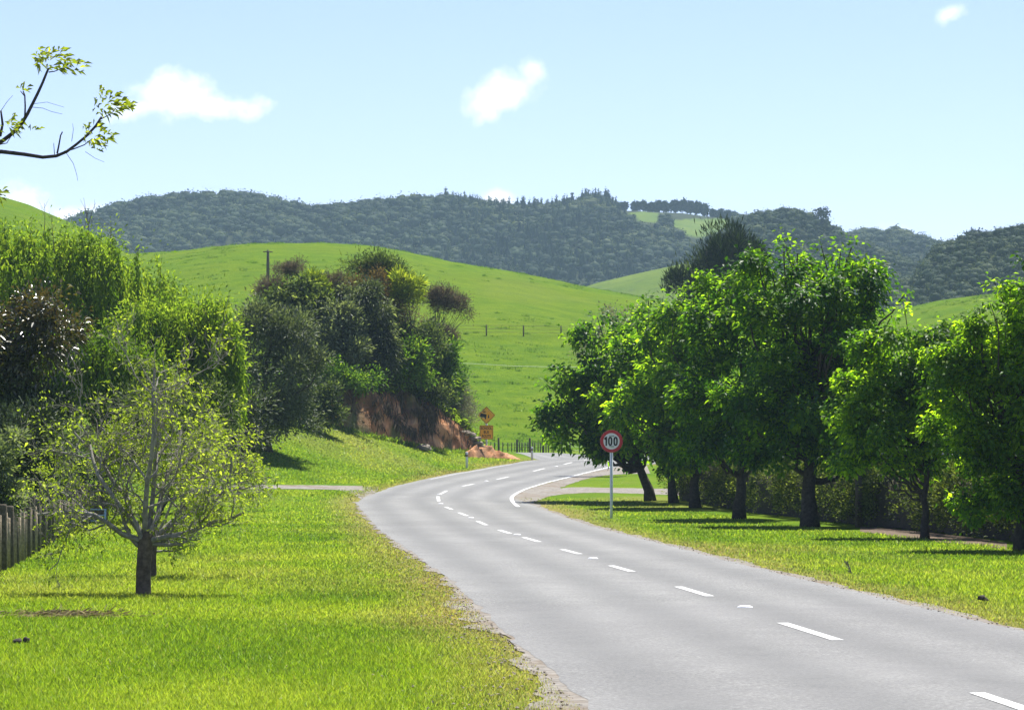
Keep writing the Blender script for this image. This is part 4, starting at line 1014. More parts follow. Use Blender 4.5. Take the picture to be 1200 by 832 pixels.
for lab, L_ in (('jagged brown rock ledge jutting from the right end of the clay bank', [(551, 509, .22), (556, 514, .24), (560, 519, .2), (564, 523, .16), (547, 506, .18)]),):
    mb = MB()
    for px, py, r in L_:
        lump(mb, ptY(px, py, 164.5), (r * 1.4, r, r * .55), g, g.random(), 3, .6, .5)
    c = ptY(553, 526, 164.5); tag(mb.build('rock_ledge', M['rock'], smooth=False, origin=c), lab, 'rock')
mb = MB(); lump(mb, at(497, 528.5) + [0, .1, .12], (.36, .28, .22), g, .5, 3, .4); c = at(497, 528.5)
tag(mb.build('boulder', M['rock'], origin=c), 'grey boulder in the grass at the foot of the clay bank', 'boulder')

# --- plants standing on the bank
def bt(px, dY=4): return int(0)
def onbank(px, Y):
    """ground or bank surface under a plant at that column and depth"""
    X = (px - 600) / F * Y; d = (BV[..., 0] - X) ** 2 + (BV[..., 1] - Y) ** 2; k = np.argmin(d)
    z = max(BV.reshape(-1, 3)[k][2] - .1, T1(X, Y)) if d.ravel()[k] < 4 else T1(X, Y)
    return np.array([X, Y, z])
BG = 'trees and shrubs growing on the clay bank'
def bplant(name, label, cat, Y, px, blobs, mat, seed, bm_='bark_dark', **k):
    kw = dict(n=120, per=34, cr=.22, ll=.2, lw=.4, r0=.10, limbs=10, group=BG, tvar=.26, lo=.15); kw.update(k)
    return leafy(name, label, cat, Y, onbank(px, Y), blobs, M[mat], M[bm_], seed, **kw)
bplant('bank_tree', 'broad dark green tree with drooping leaves at the left of the bank top', 'tree', 157, 352, [(328, 362, 22, 17), (348, 352, 26, 18), (310, 375, 18, 14), (368, 368, 20, 20), (340, 385, 26, 18)], 'bankolive', 91, n=260, ll=.3, lw=.3, droop=.5, tone0=.42, limbs=16)
bplant('bank_tree', 'dark rounded tree with blue-green leaves in the middle of the bank', 'tree', 155, 398, [(395, 388, 24, 24), (402, 412, 26, 22), (388, 415, 16, 20), (400, 372, 16, 12)], 'darktree', 92, n=260, ll=.22, lw=.4, tone0=.55, up=.5)
bplant('bank_tree', 'dark tree with a drooping grey-green top right of the rounded one', 'tree', 157, 432, [(425, 352, 22, 18), (436, 372, 20, 18), (432, 395, 22, 20), (412, 348, 16, 12), (440, 418, 18, 20)], 'darktree', 93, n=260, ll=.26, lw=.3, droop=.5, tone0=.42)
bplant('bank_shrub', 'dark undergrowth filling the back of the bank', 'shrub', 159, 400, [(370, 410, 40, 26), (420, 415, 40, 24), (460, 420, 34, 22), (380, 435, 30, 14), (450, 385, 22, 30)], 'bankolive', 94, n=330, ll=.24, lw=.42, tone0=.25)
KG = 'feathery brown kanuka on the bank'
bplant('kanuka_tree', 'rounded brown feathery treetop at the far left of the bank', 'tree', 166, 312, [(315, 336, 14, 11), (322, 340, 12, 9), (307, 341, 8, 7)], 'kanuka', 95, n=130, per=40, cr=.2, ll=.17, lw=.16, group=KG, up=.9, limbs=20, r0=.07, tone0=.55)
bplant('kanuka_tree', 'small brown feathery tree, tallest of the left group, with two puffs', 'tree', 170, 339, [(345, 313, 9, 7), (339, 318, 9, 7), (329, 318, 7, 5), (348, 309, 5, 4)], 'kanuka', 96, n=90, per=40, cr=.17, ll=.16, lw=.16, group=KG, up=.9, limbs=16, r0=.06, tone0=.55)
bplant('kanuka_tree', 'flat brown feathery crown behind the dark trees', 'tree', 164, 396, [(394, 332, 16, 8), (405, 330, 10, 7), (385, 334, 8, 6)], 'kanuka', 97, n=110, per=40, cr=.18, ll=.16, lw=.16, group=KG, up=.9, limbs=14, r0=.07, tone0=.5)
bplant('kanuka_tree', 'leaning brown kanuka with an umbrella top over the right end of the bank', 'tree', 163, 484, [(518, 349, 12, 9), (530, 354, 11, 9), (541, 360, 6, 10), (508, 347, 8, 6), (545, 366, 4, 7)], 'kanuka', 98, n=190, per=40, cr=.18, ll=.17, lw=.16, group=KG, up=.8, limbs=26, r0=.12, top=(521, 372), fork=(.55, .95), tone0=.5, limb_r=.3, wob=.01)
bplant('kanuka_tree', 'small brown puff below the leaning umbrella crown', 'tree', 165, 512, [(523, 393, 8, 10), (527, 402, 5, 7), (518, 385, 5, 6)], 'kanuka', 99, n=80, per=36, cr=.17, ll=.16, lw=.16, group=KG, up=.7, limbs=12, r0=.06, tone0=.45)
bplant('kanuka_tree', 'twiggy half bare purplish kanuka in the middle of the bank', 'tree', 161, 470, [(472, 362, 22, 20), (486, 378, 20, 22), (500, 388, 16, 16), (460, 375, 16, 24)], 'kanuka', 100, n=150, per=22, cr=.2, ll=.17, lw=.12, group=KG, up=.9, limbs=70, r0=.1, limb_r=.3, tone0=.6)
bplant('rusty_tree', 'tall olive-brown tree below the dark conifer top', 'tree', 160, 440, [(440, 336, 17, 18), (452, 350, 12, 18), (428, 334, 12, 12), (446, 366, 15, 18), (424, 345, 12, 14)], 'rust', 101, n=250, per=36, cr=.22, ll=.2, lw=.2, up=.7, limbs=22, r0=.12, tone0=.5)
bplant('conifer_tree', 'dark green spreading conifer, highest on the bank', 'tree', 163, 445, [(434, 306, 12, 8), (448, 310, 12, 9), (461, 322, 11, 9), (468, 333, 8, 9), (410, 313, 8, 7), (422, 309, 8, 6), (440, 318, 16, 9)], 'bankolive', 102, n=210, per=40, cr=.22, ll=.22, lw=.2, up=.4, limbs=22, r0=.13, tone0=.4, sprigs=[(425, 300), (440, 298), (447, 301), (404, 310), (460, 309)])
bplant('yellow_shrub', 'spiky yellow-green shrub right of the dark conifer', 'shrub', 160, 482, [(483, 335, 9, 9), (476, 326, 7, 6), (489, 344, 6, 6), (484, 352, 8, 9), (478, 345, 8, 10)], 'flax', 103, n=90, per=26, cr=.16, ll=.34, lw=.12, up=.9, limbs=10, r0=.06, tone0=.6)
bplant('yellow_shrub', 'yellow-green spiky tuft at the top left of the bank', 'shrub', 162, 362, [(362, 331, 12, 7), (374, 336, 8, 6)], 'flax', 104, n=70, per=26, cr=.16, ll=.34, lw=.12, up=.9, limbs=8, r0=.05, tone0=.4)
bplant('bank_shrub', 'fresh green leafy shrub on the lip above the bare clay', 'shrub', 158, 470, [(466, 430, 14, 17), (480, 412, 12, 16), (458, 446, 14, 10), (492, 432, 12, 14)], 'bankgreen', 105, n=210, per=30, ll=.22, lw=.5, tone0=.5, up=.5)
bplant('bank_shrub', 'bright green shrub under the leaning kanuka', 'shrub', 164, 505, [(502, 425, 14, 16), (515, 440, 14, 14), (508, 455, 18, 12), (524, 420, 10, 14)], 'bankgreen', 106, n=210, per=30, ll=.22, lw=.45, tone0=.4, up=.5)
bplant('bank_shrub', 'low green shrub tumbling down the right end of the bank', 'shrub', 166, 528, [(526, 455, 12, 10), (546, 488, 9, 6), (533, 440, 8, 12), (556, 504, 6, 4)], 'bankgreen', 107, n=160, per=28, ll=.2, lw=.4, tone0=.4, up=.4)
bplant('grey_shrub', 'grey twiggy bush at the right end of the bank beside the hill', 'shrub', 167, 540, [(538, 474, 16, 16), (530, 455, 10, 14), (548, 485, 11, 11), (524, 440, 8, 14)], 'twiggy', 108, n=260, per=30, ll=.17, lw=.18, cr=.24, up=.8, limbs=60, r0=.06, limb_r=.4, tone0=.5)
bplant('bank_shrub', 'dark green bush low on the left of the bank beside the round tree', 'shrub', 148, 372, [(370, 462, 16, 22), (380, 482, 16, 14), (362, 480, 14, 16)], 'bankolive', 109, n=150, per=30, ll=.2, lw=.4, tone0=.25)

bplant('bank_shrub', 'olive bushes hiding the foot of the leaning kanuka trunk', 'shrub', 160, 490, [(478, 440, 16, 16), (500, 400, 16, 20), (490, 460, 18, 9), (515, 462, 16, 8), (462, 405, 14, 20)], 'bankolive', 110, n=260, ll=.2, lw=.4, tone0=.42, up=.5)
bplant('bank_shrub', 'mixed leafy scrub draping over the left part of the bare clay', 'shrub', 153, 400, [(392, 438, 20, 9), (412, 446, 18, 6), (436, 446, 16, 8), (378, 450, 10, 12)], 'bankgreen', 111, n=130, ll=.18, lw=.4, tone0=.4, up=.3)
# ------------------------------------------------------------------ signs
def circ(cx, cz, r, n=40): return [(cx + r * math.sin(2 * math.pi * k / n), cz + r * math.cos(2 * math.pi * k / n)) for k in range(n)]
def rrect(cx, cz, w_, h_, r, n=5):
    out = []
    for (sx, sz, a0) in ((1, 1, 0), (1, -1, 90), (-1, -1, 180), (-1, 1, 270)):
        for k in range(n):
            a = R(a0 + 90 * k / (n - 1)); out.append((cx + sx * (w_ / 2 - r) + r * math.sin(a), cz + sz * (h_ / 2 - r) + r * math.cos(a)))
    return out
def rot(pts, cx, cz, a): return [(cx + (x - cx) * math.cos(a) - (z - cz) * math.sin(a), cz + (x - cx) * math.sin(a) + (z - cz) * math.cos(a)) for x, z in pts]

def speed_sign():
    p = at(716.5, 607); Y = p[1]; root = empty('speed_sign', p, 'round red-rimmed white 100 speed limit sign on a pale post', 'road sign')
    x = p[0]; zc = zpx(517, Y); r = 13.3 / F * Y; yf = Y - .06
    m_ = MB(); tube(m_, [(x, Y, p[2] - .2), (x, Y, p[2] + .5), (x, Y, zc + r * .6)], .045, 12); m_.build('post', M['galv'], root)
    m_ = MB(); plate(m_, circ(x, zc, r), yf, yf + .012); o = m_.build('sign_disc', M['sign_white'], root, smooth=False)
    m_ = MB(); ring(m_, circ(x, zc, r * .72), circ(x, zc, r * .995), yf - .005, yf - .0005); b = m_.build('red_border', M['sign_red'], root, smooth=False); b.parent = o
    hN = r * .80; sw = r * .135
    def ell(cx, a, b_, n=28): return [(cx + a * math.copysign(abs(math.sin(t)) ** .8, math.sin(t)), zc + b_ * math.copysign(abs(math.cos(t)) ** .8, math.cos(t))) for t in np.linspace(0, 2 * np.pi, n, endpoint=False)]
    m_ = MB(); x1 = x - r * .46
    plate(m_, [(x1 - sw / 2, zc - hN / 2), (x1 - sw / 2, zc + hN * .32), (x1 - sw * 1.3, zc + hN * .22), (x1 - sw * 1.3, zc + hN * .34), (x1 - sw * .2, zc + hN / 2), (x1 + sw / 2, zc + hN / 2), (x1 + sw / 2, zc - hN / 2)][::-1], yf - .005, yf - .0005)
    for cx in (x - r * .11, x + r * .36): ring(m_, ell(cx, r * .19 - sw, hN / 2 - sw), ell(cx, r * .19, hN / 2), yf - .005, yf - .0005)
    b = m_.build('numerals', M['sign_black'], root, smooth=False); b.parent = o
    m_ = MB()
    for dz in (-.16, .16): box(m_, (x, Y - .02, zc + dz), (.16, .10, .03), bev=.004); m_.build('bracket', M['wire'], root); m_ = MB()
speed_sign()

def text_mesh(s, size, mat, parent, x, y, z, name='lettering', sx=1.0):
    c = bpy.data.curves.new('letters', 'FONT'); c.body = s; c.size = size; c.extrude = .002; c.align_x = 'CENTER'; c.align_y = 'CENTER'; c.offset = .004
    o = bpy.data.objects.new('letters', c); COL.objects.link(o)
    bpy.context.view_layer.update(); dg = bpy.context.evaluated_depsgraph_get()
    me = bpy.data.meshes.new_from_object(o.evaluated_get(dg)); bpy.data.objects.remove(o); bpy.data.curves.remove(c)
    me.materials.clear(); me.materials.append(mat)
    q = bpy.data.objects.new(name, me); COL.objects.link(q); q.rotation_euler = (R(90), 0, 0); q.scale = (sx, 1, 1); q.location = (x, y, z)
    q.parent = parent; return q

def warning_sign():
    p = at(570, 534.5, 140); Y = p[1]; k = Y / F; root = empty('warning_sign', p, 'amber diamond warning sign above a square amber plate on a grey post', 'road sign')
    x = p[0]; yf = Y - .06; zc = zpx(486.6, Y); h_ = 10.6 * k; zp = zpx(506.5, Y)
    m_ = MB(); tube(m_, [(x, Y, p[2] - .3), (x, Y, p[2] + 1), (x, Y, zc + h_ * .3)], .055, 12); m_.build('post', M['galv'], root)
    sd_ = h_ * 2 / math.sqrt(2)
    dia = lambda s, r=.06: rot(rrect(x, zc, s, s, r), x, zc, R(45))
    m_ = MB(); plate(m_, dia(sd_), yf, yf + .014); d = m_.build('diamond_plate', M['sign_amber'], root, smooth=False)
    m_ = MB(); ring(m_, dia(sd_ * .90, .05), dia(sd_ * .955, .055), yf - .005, yf - .0005); b = m_.build('black_border', M['sign_black'], root, smooth=False); b.parent = d
    pc = MB(); u = k  # pictogram: a tilted dark bus shape, a bar over it and a small figure at the right
    bus = rot(rrect(x - 3.6 * u, zc - .4 * u, 7.4 * u, 4.6 * u, .8 * u), x - 3.6 * u, zc - .4 * u, R(-14))
    plate(pc, bus, yf - .005, yf - .0005)
    for dx, dz in ((-5.2, -2.4), (-1.2, -3.6)): plate(pc, circ(x + dx * u, zc + dz * u, 1.0 * u, 16), yf - .0075, yf - .003)
    plate(pc, rot(rrect(x - 2.6 * u, zc + 3.9 * u, 3.6 * u, 1.3 * u, .4 * u), x - 2.6 * u, zc + 3.9 * u, R(8)), yf - .005, yf - .0005)
    plate(pc, circ(x + 2.6 * u, zc - .2 * u, .75 * u, 14), yf - .005, yf - .0005)
    plate(pc, [(x + 1.6 * u, zc - 3.4 * u), (x + 1.9 * u, zc - 1.1 * u), (x + 3.3 * u, zc - 1.1 * u), (x + 3.5 * u, zc - 3.4 * u), (x + 2.7 * u, zc - 3.0 * u)][::-1][::-1], yf - .005, yf - .0005)
    b = pc.build('pictogram', M['sign_black'], root, smooth=False); b.parent = d
    w_ = 16.0 * k
    m_ = MB(); plate(m_, rrect(x, zp, w_, w_ * 1.02, .05), yf, yf + .014); t_ = m_.build('text_plate', M['sign_amber'], root, smooth=False)
    m_ = MB(); ring(m_, rrect(x, zp, w_ * .90, w_ * .92, .04), rrect(x, zp, w_ * .95, w_ * .97, .045), yf - .005, yf - .0005); b = m_.build('black_border', M['sign_black'], root, smooth=False); b.parent = t_
    for s, dz in (('SCHOOL', 4.6), ('BUS', 0), ('ROUTE', -4.6)):
        q = text_mesh(s, 4.4 * k, M['sign_black'], t_, x - p[0], yf - .003 - p[1], zp + dz * k - p[2], sx=.74 if len(s) > 3 else .85)
warning_sign()

# --- edge marker posts
def marker(px, py, top, label, ymin=100, wdp=.12):
    p = at(px, py, ymin); k = p[1] / F; h_ = (py - top) * k; root = empty('marker_post', p, label, 'marker post', 'white edge marker posts')
    m_ = MB(); box(m_, p + [0, 0, h_ / 2 - .1], (wdp, .05, h_ + .2), bev=.01); m_.build('post', M['marker_white'], root)
    m_ = MB(); box(m_, p + [0, -.001, h_ * .78], (wdp + .008, .058, h_ * .16)); m_.build('reflector_band', M['marker_band'], root)
marker(547, 548.5, 529.5, 'white edge marker post in the grass below the clay bank')
marker(623.5, 539, 523.5, 'white edge marker post on the grass point by the side road')

# --- fences
def fence(name, label, pts, nb, ph, bh, wires, posts_every, pm, bm_, wm, pr=.06, br=.022, wr=.006, group=None, ymin=12, jit=.06, seed=1, snap=True):
    g = np.random.default_rng(seed); P = [at(*p, ymin) for p in pts] if snap else pts
    Q = dens(np.array(P), .05); L_ = len(Q) - 1; root = empty(name, Q[L_ // 2], label, 'fence', group)
    n = int(L_ * .05 / nb); S_ = np.linspace(0, L_, n + 1)
    for k, s in enumerate(S_):
        q = Q[int(s)].copy(); q[2] = T1(q[0], q[1]); tl = g.normal(0, .02, 2)
        if k % posts_every == 0:
            m_ = MB(); h_ = ph * g.uniform(.95, 1.08); tube(m_, [q - [0, 0, .2], q + [tl[0], tl[1], h_ * .5], q + [tl[0] * 2, tl[1] * 2, h_ * .97], q + [tl[0] * 2, tl[1] * 2, h_]], [pr * 1.05, pr, pr * .98, pr * .8], 9); m_.build('post', pm, root)
        elif bh:
            m_ = MB(); h_ = bh * g.uniform(.92, 1.08); box(m_, q + [tl[0], tl[1], h_ / 2 + g.uniform(0, .05)], (br * 2, br * 1.5, h_), g.uniform(0, 3), bev=.004); m_.build('batten', bm_, root)
    for h_ in wires:
        W_ = Q[::max(1, int(nb * posts_every / .05 / 6))].copy(); W_ = np.array([[x, y, T1(x, y) + h_] for x, y, z in W_]); m_ = MB(); tube(m_, W_, wr, 5); m_.build('wire', wm, root)
    return root
fence('paddock_fence', 'weathered post, batten and wire fence along the left verge', [(-60, 722), (0, 672), (20, 661), (38, 650), (58, 637), (78, 628), (105, 613), (128, 604)], .42, 1.08, .84, (.12, .30, .48, .66, .84), 5, M['post_wood'], M['batten_wood'], M['wire'], pr=.075, br=.03, wr=.004, seed=4)
fence('roadside_fence', 'post and batten fence across the road below the grassy hill', [(560, 529.5), (600, 530), (650, 531), (700, 532), (760, 534)], .52, .85, .60, (.2, .4, .55), 5, M['post_wood'], M['post_wood'], M['wire'], pr=.065, br=.03, wr=.006, ymin=186, seed=5)
def hillfence():
    Y = 300.0; xs = [470, 512, 570, 613.5, 657.5, 702, 748]
    root = empty('hill_fence', gx(613.5, Y), 'wire fence with widely spaced dark posts half way up the hill', 'fence')
    P = []
    for i, x in enumerate(xs):
        q = at(x, 394 + (x - 613) * .012, 206); P.append(q)
        m_ = MB(); tube(m_, [q - [0, 0, .2], q + [0, 0, .5], q + [0, 0, .95]], [.06, .06, .055], 8); m_.build('post', M['post_wood'], root)
    root2 = root
    for h_ in (.3, .58, .88):
        L_ = dens(np.array(P), 1.0); L_[:, 2] = terrain(L_[:, 0], L_[:, 1]) + h_; m_ = MB(); tube(m_, L_, .010, 4); m_.build('wire', M['post_wood'], root)
    # electric tape lower down the slope
    pts = [at(x, y, 206) for x, y in [(520, 438), (560, 440), (600, 442.5), (650, 443.5), (720, 445)]]
    r2 = empty('tape_fence', pts[2], 'single pale electric tape strung across the lower hillside', 'fence')
    L_ = dens(np.array(pts), 1.0); L_[:, 2] = terrain(L_[:, 0], L_[:, 1]) + .9; m_ = MB(); tube(m_, L_, .013, 5); m_.build('tape', M['pale_wire'], r2)
    for i in range(0, len(L_), 9):
        q = L_[i]; m_ = MB(); tube(m_, [(q[0], q[1], q[2] - .95), (q[0], q[1], q[2] - .4), (q[0], q[1], q[2] + .05)], .02, 5); m_.build('standard', M['post_wood'], r2)
hillfence()
def utility_pole():
    p = at(314, 326, 206); Y = p[1]; h_ = (326 - 293) * Y / F; root = empty('utility_pole', p, 'slim wooden power pole on the brow of the hill', 'pole')
    m_ = MB(); tube(m_, [p - [0, 0, .3], p + [0, 0, h_ * .5], p + [0, 0, h_]], [.17, .15, .12], 8); m_.build('pole', M['post_wood'], root)
    m_ = MB(); box(m_, p + [0, -.14, h_ * .93], (1.0, .09, .10), .5); m_.build('crossarm', M['post_wood'], root)
utility_pole()
def gate():
    a, b = at(98, 614), at(126, 613); a[1] = b[1] = (a[1] + b[1]) / 2; z0 = T1(*a[:2]); root = empty('metal_gate', (a + b) / 2, 'pale blue metal gate at the far end of the left fence', 'gate')
    for q in (a, b):
        m_ = MB(); tube(m_, [(q[0], q[1], z0 - .1), (q[0], q[1], z0 + .2), (q[0], q[1], z0 + .42)], .03, 8); m_.build('upright', M['blue_metal'], root)
    for h_ in (.08, .24, .40):
        m_ = MB(); tube(m_, [(a[0], a[1], z0 + h_), ((a[0] + b[0]) / 2, a[1], z0 + h_), (b[0], b[1], z0 + h_)], .018, 8); m_.build('bar', M['blue_metal'], root)
gate()

# --- small things on the verges
g = np.random.default_rng(21)
mb = MB(); p = at(72, 722); m = 1100
P = p + np.stack([g.normal(0, .30, m), g.normal(0, .28, m), np.full(m, .015)], -1); P[:, 2] = terrain(P[:, 0], P[:, 1]) + .02
leaves(mb, P, np.stack([g.normal(1, .6, m), g.normal(0, .5, m), g.uniform(.05, .45, m)], -1), g.normal(0, 1, (m, 3)) + [0, 0, 1], g.uniform(.06, .16, m), .006, np.clip(g.normal(.55, .25, m), 0, 1), droop=.2)
tag(mb.build('dead_grass', M['drygrass'], origin=p), 'flattened tuft of dead straw-coloured grass left of the bare tree', 'dead grass')
mb = MB(); p = at(24, 756)
lump(mb, p + [-.03, 0, .03], (.05, .045, .035), g, .5, 2, .5); lump(mb, p + [.05, .02, .04], (.035, .03, .045), g, .5, 2, .5)
tag(mb.build('dark_clod', M['bark_dark'], origin=p), 'dark clod of earth on the lawn near the left edge', 'clod')
mb = MB(); p = at(1150, 706); lump(mb, p + [0, 0, .05], (.045, .04, .045), g, .5, 2, .6); lump(mb, p + [.05, 0, .03], (.04, .04, .03), g, .5, 2, .5)
tag(mb.build('dark_clod', M['bark_dark'], origin=p), 'dark clod in the right verge close to the road edge', 'clod')
mb = MB(); p = at(998, 672); m = 26
leaves(mb, p + g.normal(0, .015, (m, 3)) * [1, 1, .5] + np.linspace(0, .16, m)[:, None] * np.array([-.42, 0, 1.]), np.stack([g.normal(-.5, .3, m), g.normal(0, .3, m), np.ones(m)], -1), g.normal(0, 1, (m, 3)), g.uniform(.05, .11, m), .022, np.clip(g.normal(.3, .2, m), 0, 1))
tube(mb, [p, p + [-.03, 0, .1], p + [-.08, 0, .2]], [.008, .006, .003], 5)
tag(mb.build('dry_weed', M['twiggy'], origin=p), 'single dry brown weed stalk standing in the right verge', 'weed')
for (px, py, lab) in [(1092, 636, 'bare strip of brown mulch at the foot of the hedge'),]:
    pass
strip('mulch_bed', M['mulch'], [at(a, b)[:2] for a, b in [(1008, 623), (1040, 627), (1070, 632), (1100, 635), (1140, 638.5), (1180, 644)]],
      [at(a, b)[:2] for a, b in [(1008, 617), (1040, 619), (1070, 622), (1100, 625), (1140, 630), (1180, 636)]], 120, 5, .006, (.5, .1))
# ------------------------------------------------------------------ bush-covered far hills: thousands of crowns that read as one wood
def template(g, kind):
    import bmesh
    bm = bmesh.new(); bmesh.ops.create_icosphere(bm, subdivisions=2, radius=1.0)
    V = np.array([v.co[:] for v in bm.verts]); Fc = np.array([[v.index for v in f.verts] for f in bm.faces]); bm.free()
    k = g.uniform(0, 90); d = .78 + .42 * (fbm(V[:, 0] * 1.6 + k, V[:, 1] * 1.6 + V[:, 2] * 1.9 + k, 7, 3) - .3)
    if kind == 'cone':
        h = (V[:, 2] + 1) / 2; V = V * np.stack([(1.05 - h) * .8 + .05, (1.05 - h) * .8 + .05, np.full(len(V), 1.05)], -1) * (.8 + .3 * d[:, None])
    else: V = V * d[:, None] * [1, 1, .85]
    mb = MB(); mb.add(V * .88, None, Fc, .30 + .06 * V[:, 2])
    m = 56; i = g.choice(len(V), m); off = g.normal(0, .22, (m, 3)); P = V[i] + off * [1, 1, .7]
    n_ = unit(P); D = unit(np.cross(n_, g.normal(0, 1, (m, 3))) + n_ * .25)
    if kind == 'cone': off[:] *= .4; P = V[i] + off * [1, 1, .7]
    leaves(mb, P - D * .12, D, n_ + g.normal(0, .5, (m, 3)) + [0, 0, .5], g.uniform(.22, .44, m), g.uniform(.14, .26, m), np.clip(.48 + .2 * P[:, 2] * 0 + g.normal(0, .2, m), 0, 1), droop=.1)
    Vt = np.concatenate(mb.V); return Vt, np.concatenate(mb.Ft), np.concatenate(mb.A)
g = np.random.default_rng(200)
RT = [template(g, 'round') for _ in range(8)]; CT = [template(g, 'cone') for _ in range(5)]
def wood(name, Yr, pxr, spacing, seed, keepf, rr, conef):
    g = np.random.default_rng(seed); y0, y1 = Yr; pts = []
    Ys = np.arange(y0, y1, spacing * .9)
    for Y in Ys:
        x0, x1 = (pxr[0] - 600) / F * Y, (pxr[1] - 600) / F * Y; xs = np.arange(x0, x1, spacing) + g.normal(0, spacing * .42, len(np.arange(x0, x1, spacing)))
        pts.append(np.stack([xs, Y + g.normal(0, spacing * .42, len(xs))], -1))
    P = np.concatenate(pts); X, Y = P[:, 0], P[:, 1]; Z = terrain(X, Y); px = 600 + F * X / Y; py = HZ - (Z - EYE) * F / Y
    k = keepf(X, Y, Z, px, py) & (g.random(len(X)) < .94); X, Y, Z, px = X[k], Y[k], Z[k], px[k]; n = len(X)
    cone = g.random(n) < conef(px, Y)
    which = np.where(cone, 8 + g.integers(0, 5, n), g.integers(0, 8, n)); TT = RT + CT
    mb = MB(); clump_t = fbm(X / 30, Y / 30, 33, 3)
    for w_ in range(13):
        idx = np.where(which == w_)[0]
        if not len(idx): continue
        V, Fc, A = TT[w_]; m = len(idx); a = g.random(m) * 6.283; r = rr * (.55 + .95 * g.random(m) ** 1.8) * (.75 + .5 * fbm(X[idx] / 40, Y[idx] / 40, 35, 2)); c, s = np.cos(a)[:, None], np.sin(a)[:, None]
        hz_ = r * np.where(cone[idx], 1.2, g.uniform(.8, 1.15, m)); rx = r * np.where(cone[idx], .8, 1)
        W = np.stack([(V[None, :, 0] * c - V[None, :, 1] * s) * rx[:, None] + X[idx][:, None], (V[None, :, 0] * s + V[None, :, 1] * c) * rx[:, None] + Y[idx][:, None],
                      V[None, :, 2] * hz_[:, None] + (Z[idx] + r * np.where(cone[idx], 1.0, .75))[:, None]], -1)
        tn = np.clip(A[None, :] + (clump_t[idx] - .5)[:, None] * 1.3 + g.normal(0, .2, (m, 1)) - np.where(cone[idx], .14, 0)[:, None], 0, 1)
        nf = (Fc[None] + (np.arange(m) * len(V))[:, None, None]).reshape(-1, 3)
        mb.add(W.reshape(-1, 3), None, nf, tn.ravel())
    return tag(mb.build(name, M['forest']), kind='stuff'), n
cf = lambda px, Y: np.where((px > 520) & (px < 745), .42, .0)
_, n1 = wood('ridge_forest', (1085, 1420), (70, 1000), 3.4, 201, lambda X, Y, Z, px, py: ~pasture_mask(X, Y, Z) & ~pasture_mask(X, Y, Z + 8 * Y / F) & ~((py < 257) & (px > 722) & (px < 866)), 2.15, cf)
_, n2 = wood('ridge_forest', (1085, 1400), (1000, 1135), 3.4, 205, lambda X, Y, Z, px, py: px > 0, 2.1, cf)
_, n3 = wood('hill_forest', (760, 985), (790, 1100), 2.4, 202, lambda X, Y, Z, px, py: (px > 815), 1.5, lambda px, Y: np.full(px.shape, .0))
_, n4 = wood('hill_forest', (580, 720), (1012, 1240), 1.95, 203, lambda X, Y, Z, px, py: px > 1012 + g.random(len(px)) * 14, 1.15, lambda px, Y: np.full(px.shape, .0))
print('WOOD', n1, n2, n3, n4)

# --- trees one can tell apart against the sky
def skytree(label, px, foot_py, top_py, wpx, Y, seed, group, name='ridge_tree', kind='round', bare=0, mat='ridgetree'):
    g = np.random.default_rng(seed); k = Y / F; base = gx(px, Y); base[2] = min(base[2], zpx(foot_py, Y)) if foot_py else base[2]
    top = zpx(top_py, Y); H = top - base[2]; root = empty(name, base, label, 'tree', group); tm = MB(); cm = MB()
    tube(tm, [base - [0, 0, .3], base + [0, 0, H * .45], base + [0, 0, H * .85]], [.16 * k * 3, .12 * k * 3, .05 * k * 3], 6)
    r = wpx * k / 2; rz = H * (.34 if not bare else .46); c = base + [0, 0, H - rz]
    n = 46 if not bare else 40
    d = unit(g.normal(0, 1, (n, 3))); C = c + d * np.array([r, r, rz]) * (g.uniform(.4, 1.0, (n, 1)))
    for q in C[:9]: tube(tm, bez(base + [0, 0, H * g.uniform(.35, .7)], (base + [0, 0, H * .6] + q) / 2, q, 5), np.linspace(.08 * k * 2, .02 * k * 2, 5), 4, cap=False)
    clumps(cm, C, d, g, 30 if not bare else 26, r * (.26 if not bare else .16), 1.15 * k * 2.2, .6, .42, .15, .3, .1, .8)
    tm.build('trunk', M['bark_dark'], root); cm.build('crown', M[mat], root)
RG = 'row of rounded trees along the far ridge'
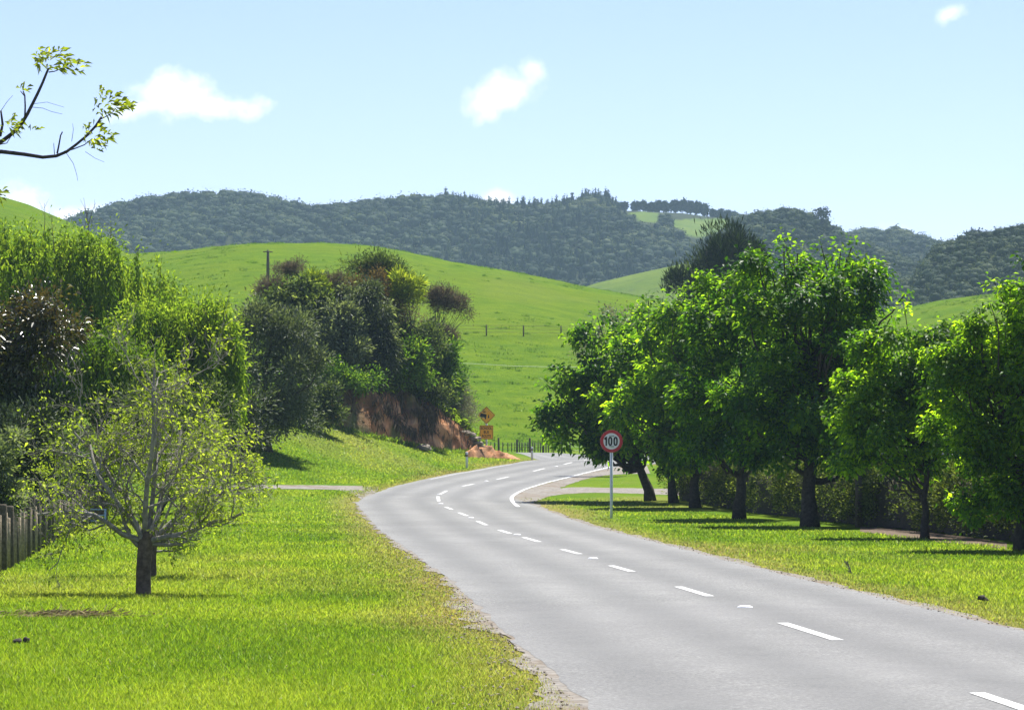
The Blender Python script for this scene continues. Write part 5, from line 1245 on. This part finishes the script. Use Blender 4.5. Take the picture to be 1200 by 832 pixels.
row = [(730.5, 249, 238.5, 11, 'round tree at the left end of the ridge row, touching the dark wood'), (745.5, 250, 237.5, 12, 'second tree of the ridge row, a gap of sky on its left'), (754.5, 250, 237, 12, 'third tree of the ridge row, wide crowned, close to the second'),
       (762.5, 250, 239, 9, 'small fourth tree of the ridge row between two wider crowns'), (770.5, 250, 237, 11, 'fifth tree of the ridge row, tall and rounded'), (780, 251, 238, 11, 'sixth tree of the ridge row, just before a small gap'),
       (791, 251, 236.5, 12, 'seventh tree of the ridge row, first of the dense clump'), (800, 251, 236, 13, 'tallest tree in the dense clump of the ridge row'), (808.5, 253, 237.5, 12, 'ninth tree of the ridge row, in the middle of the clump'),
       (817, 254, 238, 12, 'tenth tree of the ridge row, where the clump begins to drop'), (826, 256, 241, 11, 'eleventh tree of the ridge row, last of the dense clump'), (836, 257, 247, 8, 'small tree just right of the dense ridge clump'),
       (844, 257.5, 246.5, 9, 'narrow tree of the ridge row below the clump'), (852.5, 259, 248, 8, 'second last tree of the ridge row, nearly on the dark hill'), (860, 260.5, 250, 9, 'last tree of the ridge row, against the dark wooded hill')]
for i, (a, b, c, d_, lab) in enumerate(row): skytree(lab, a, b, c, d_ * .72, 1352., 400 + i, RG)
skytree('tall thin half bare tree rising above the wooded hill at right', 962.5, 275, 242, 22, 930., 430, None, 'emergent_tree', bare=1)
skytree('large round dark tree standing above the wooded skyline at far right', 1141, 288, 271.5, 19, 690., 431, None, 'emergent_tree')
skytree('tall tree breaking the skyline at the highest point of the left ridge', 289, 246, 228, 17, 1352., 432, None, 'emergent_tree')
skytree('narrow dark tree on the left ridge, right of its highest tree', 322, 248, 233, 13, 1352., 433, None, 'emergent_tree')
skytree('lone dark tree in the dip of the left ridge', 357, 260, 247, 13, 1352., 434, None, 'emergent_tree')
skytree('dark conifer at the left end of the forested ridge', 128, 268, 253, 12, 1352., 435, None, 'emergent_tree')
skytree('small dark tree in the saddle between the right hand hills', 1100, 302, 290, 13, 700., 436, None, 'emergent_tree')
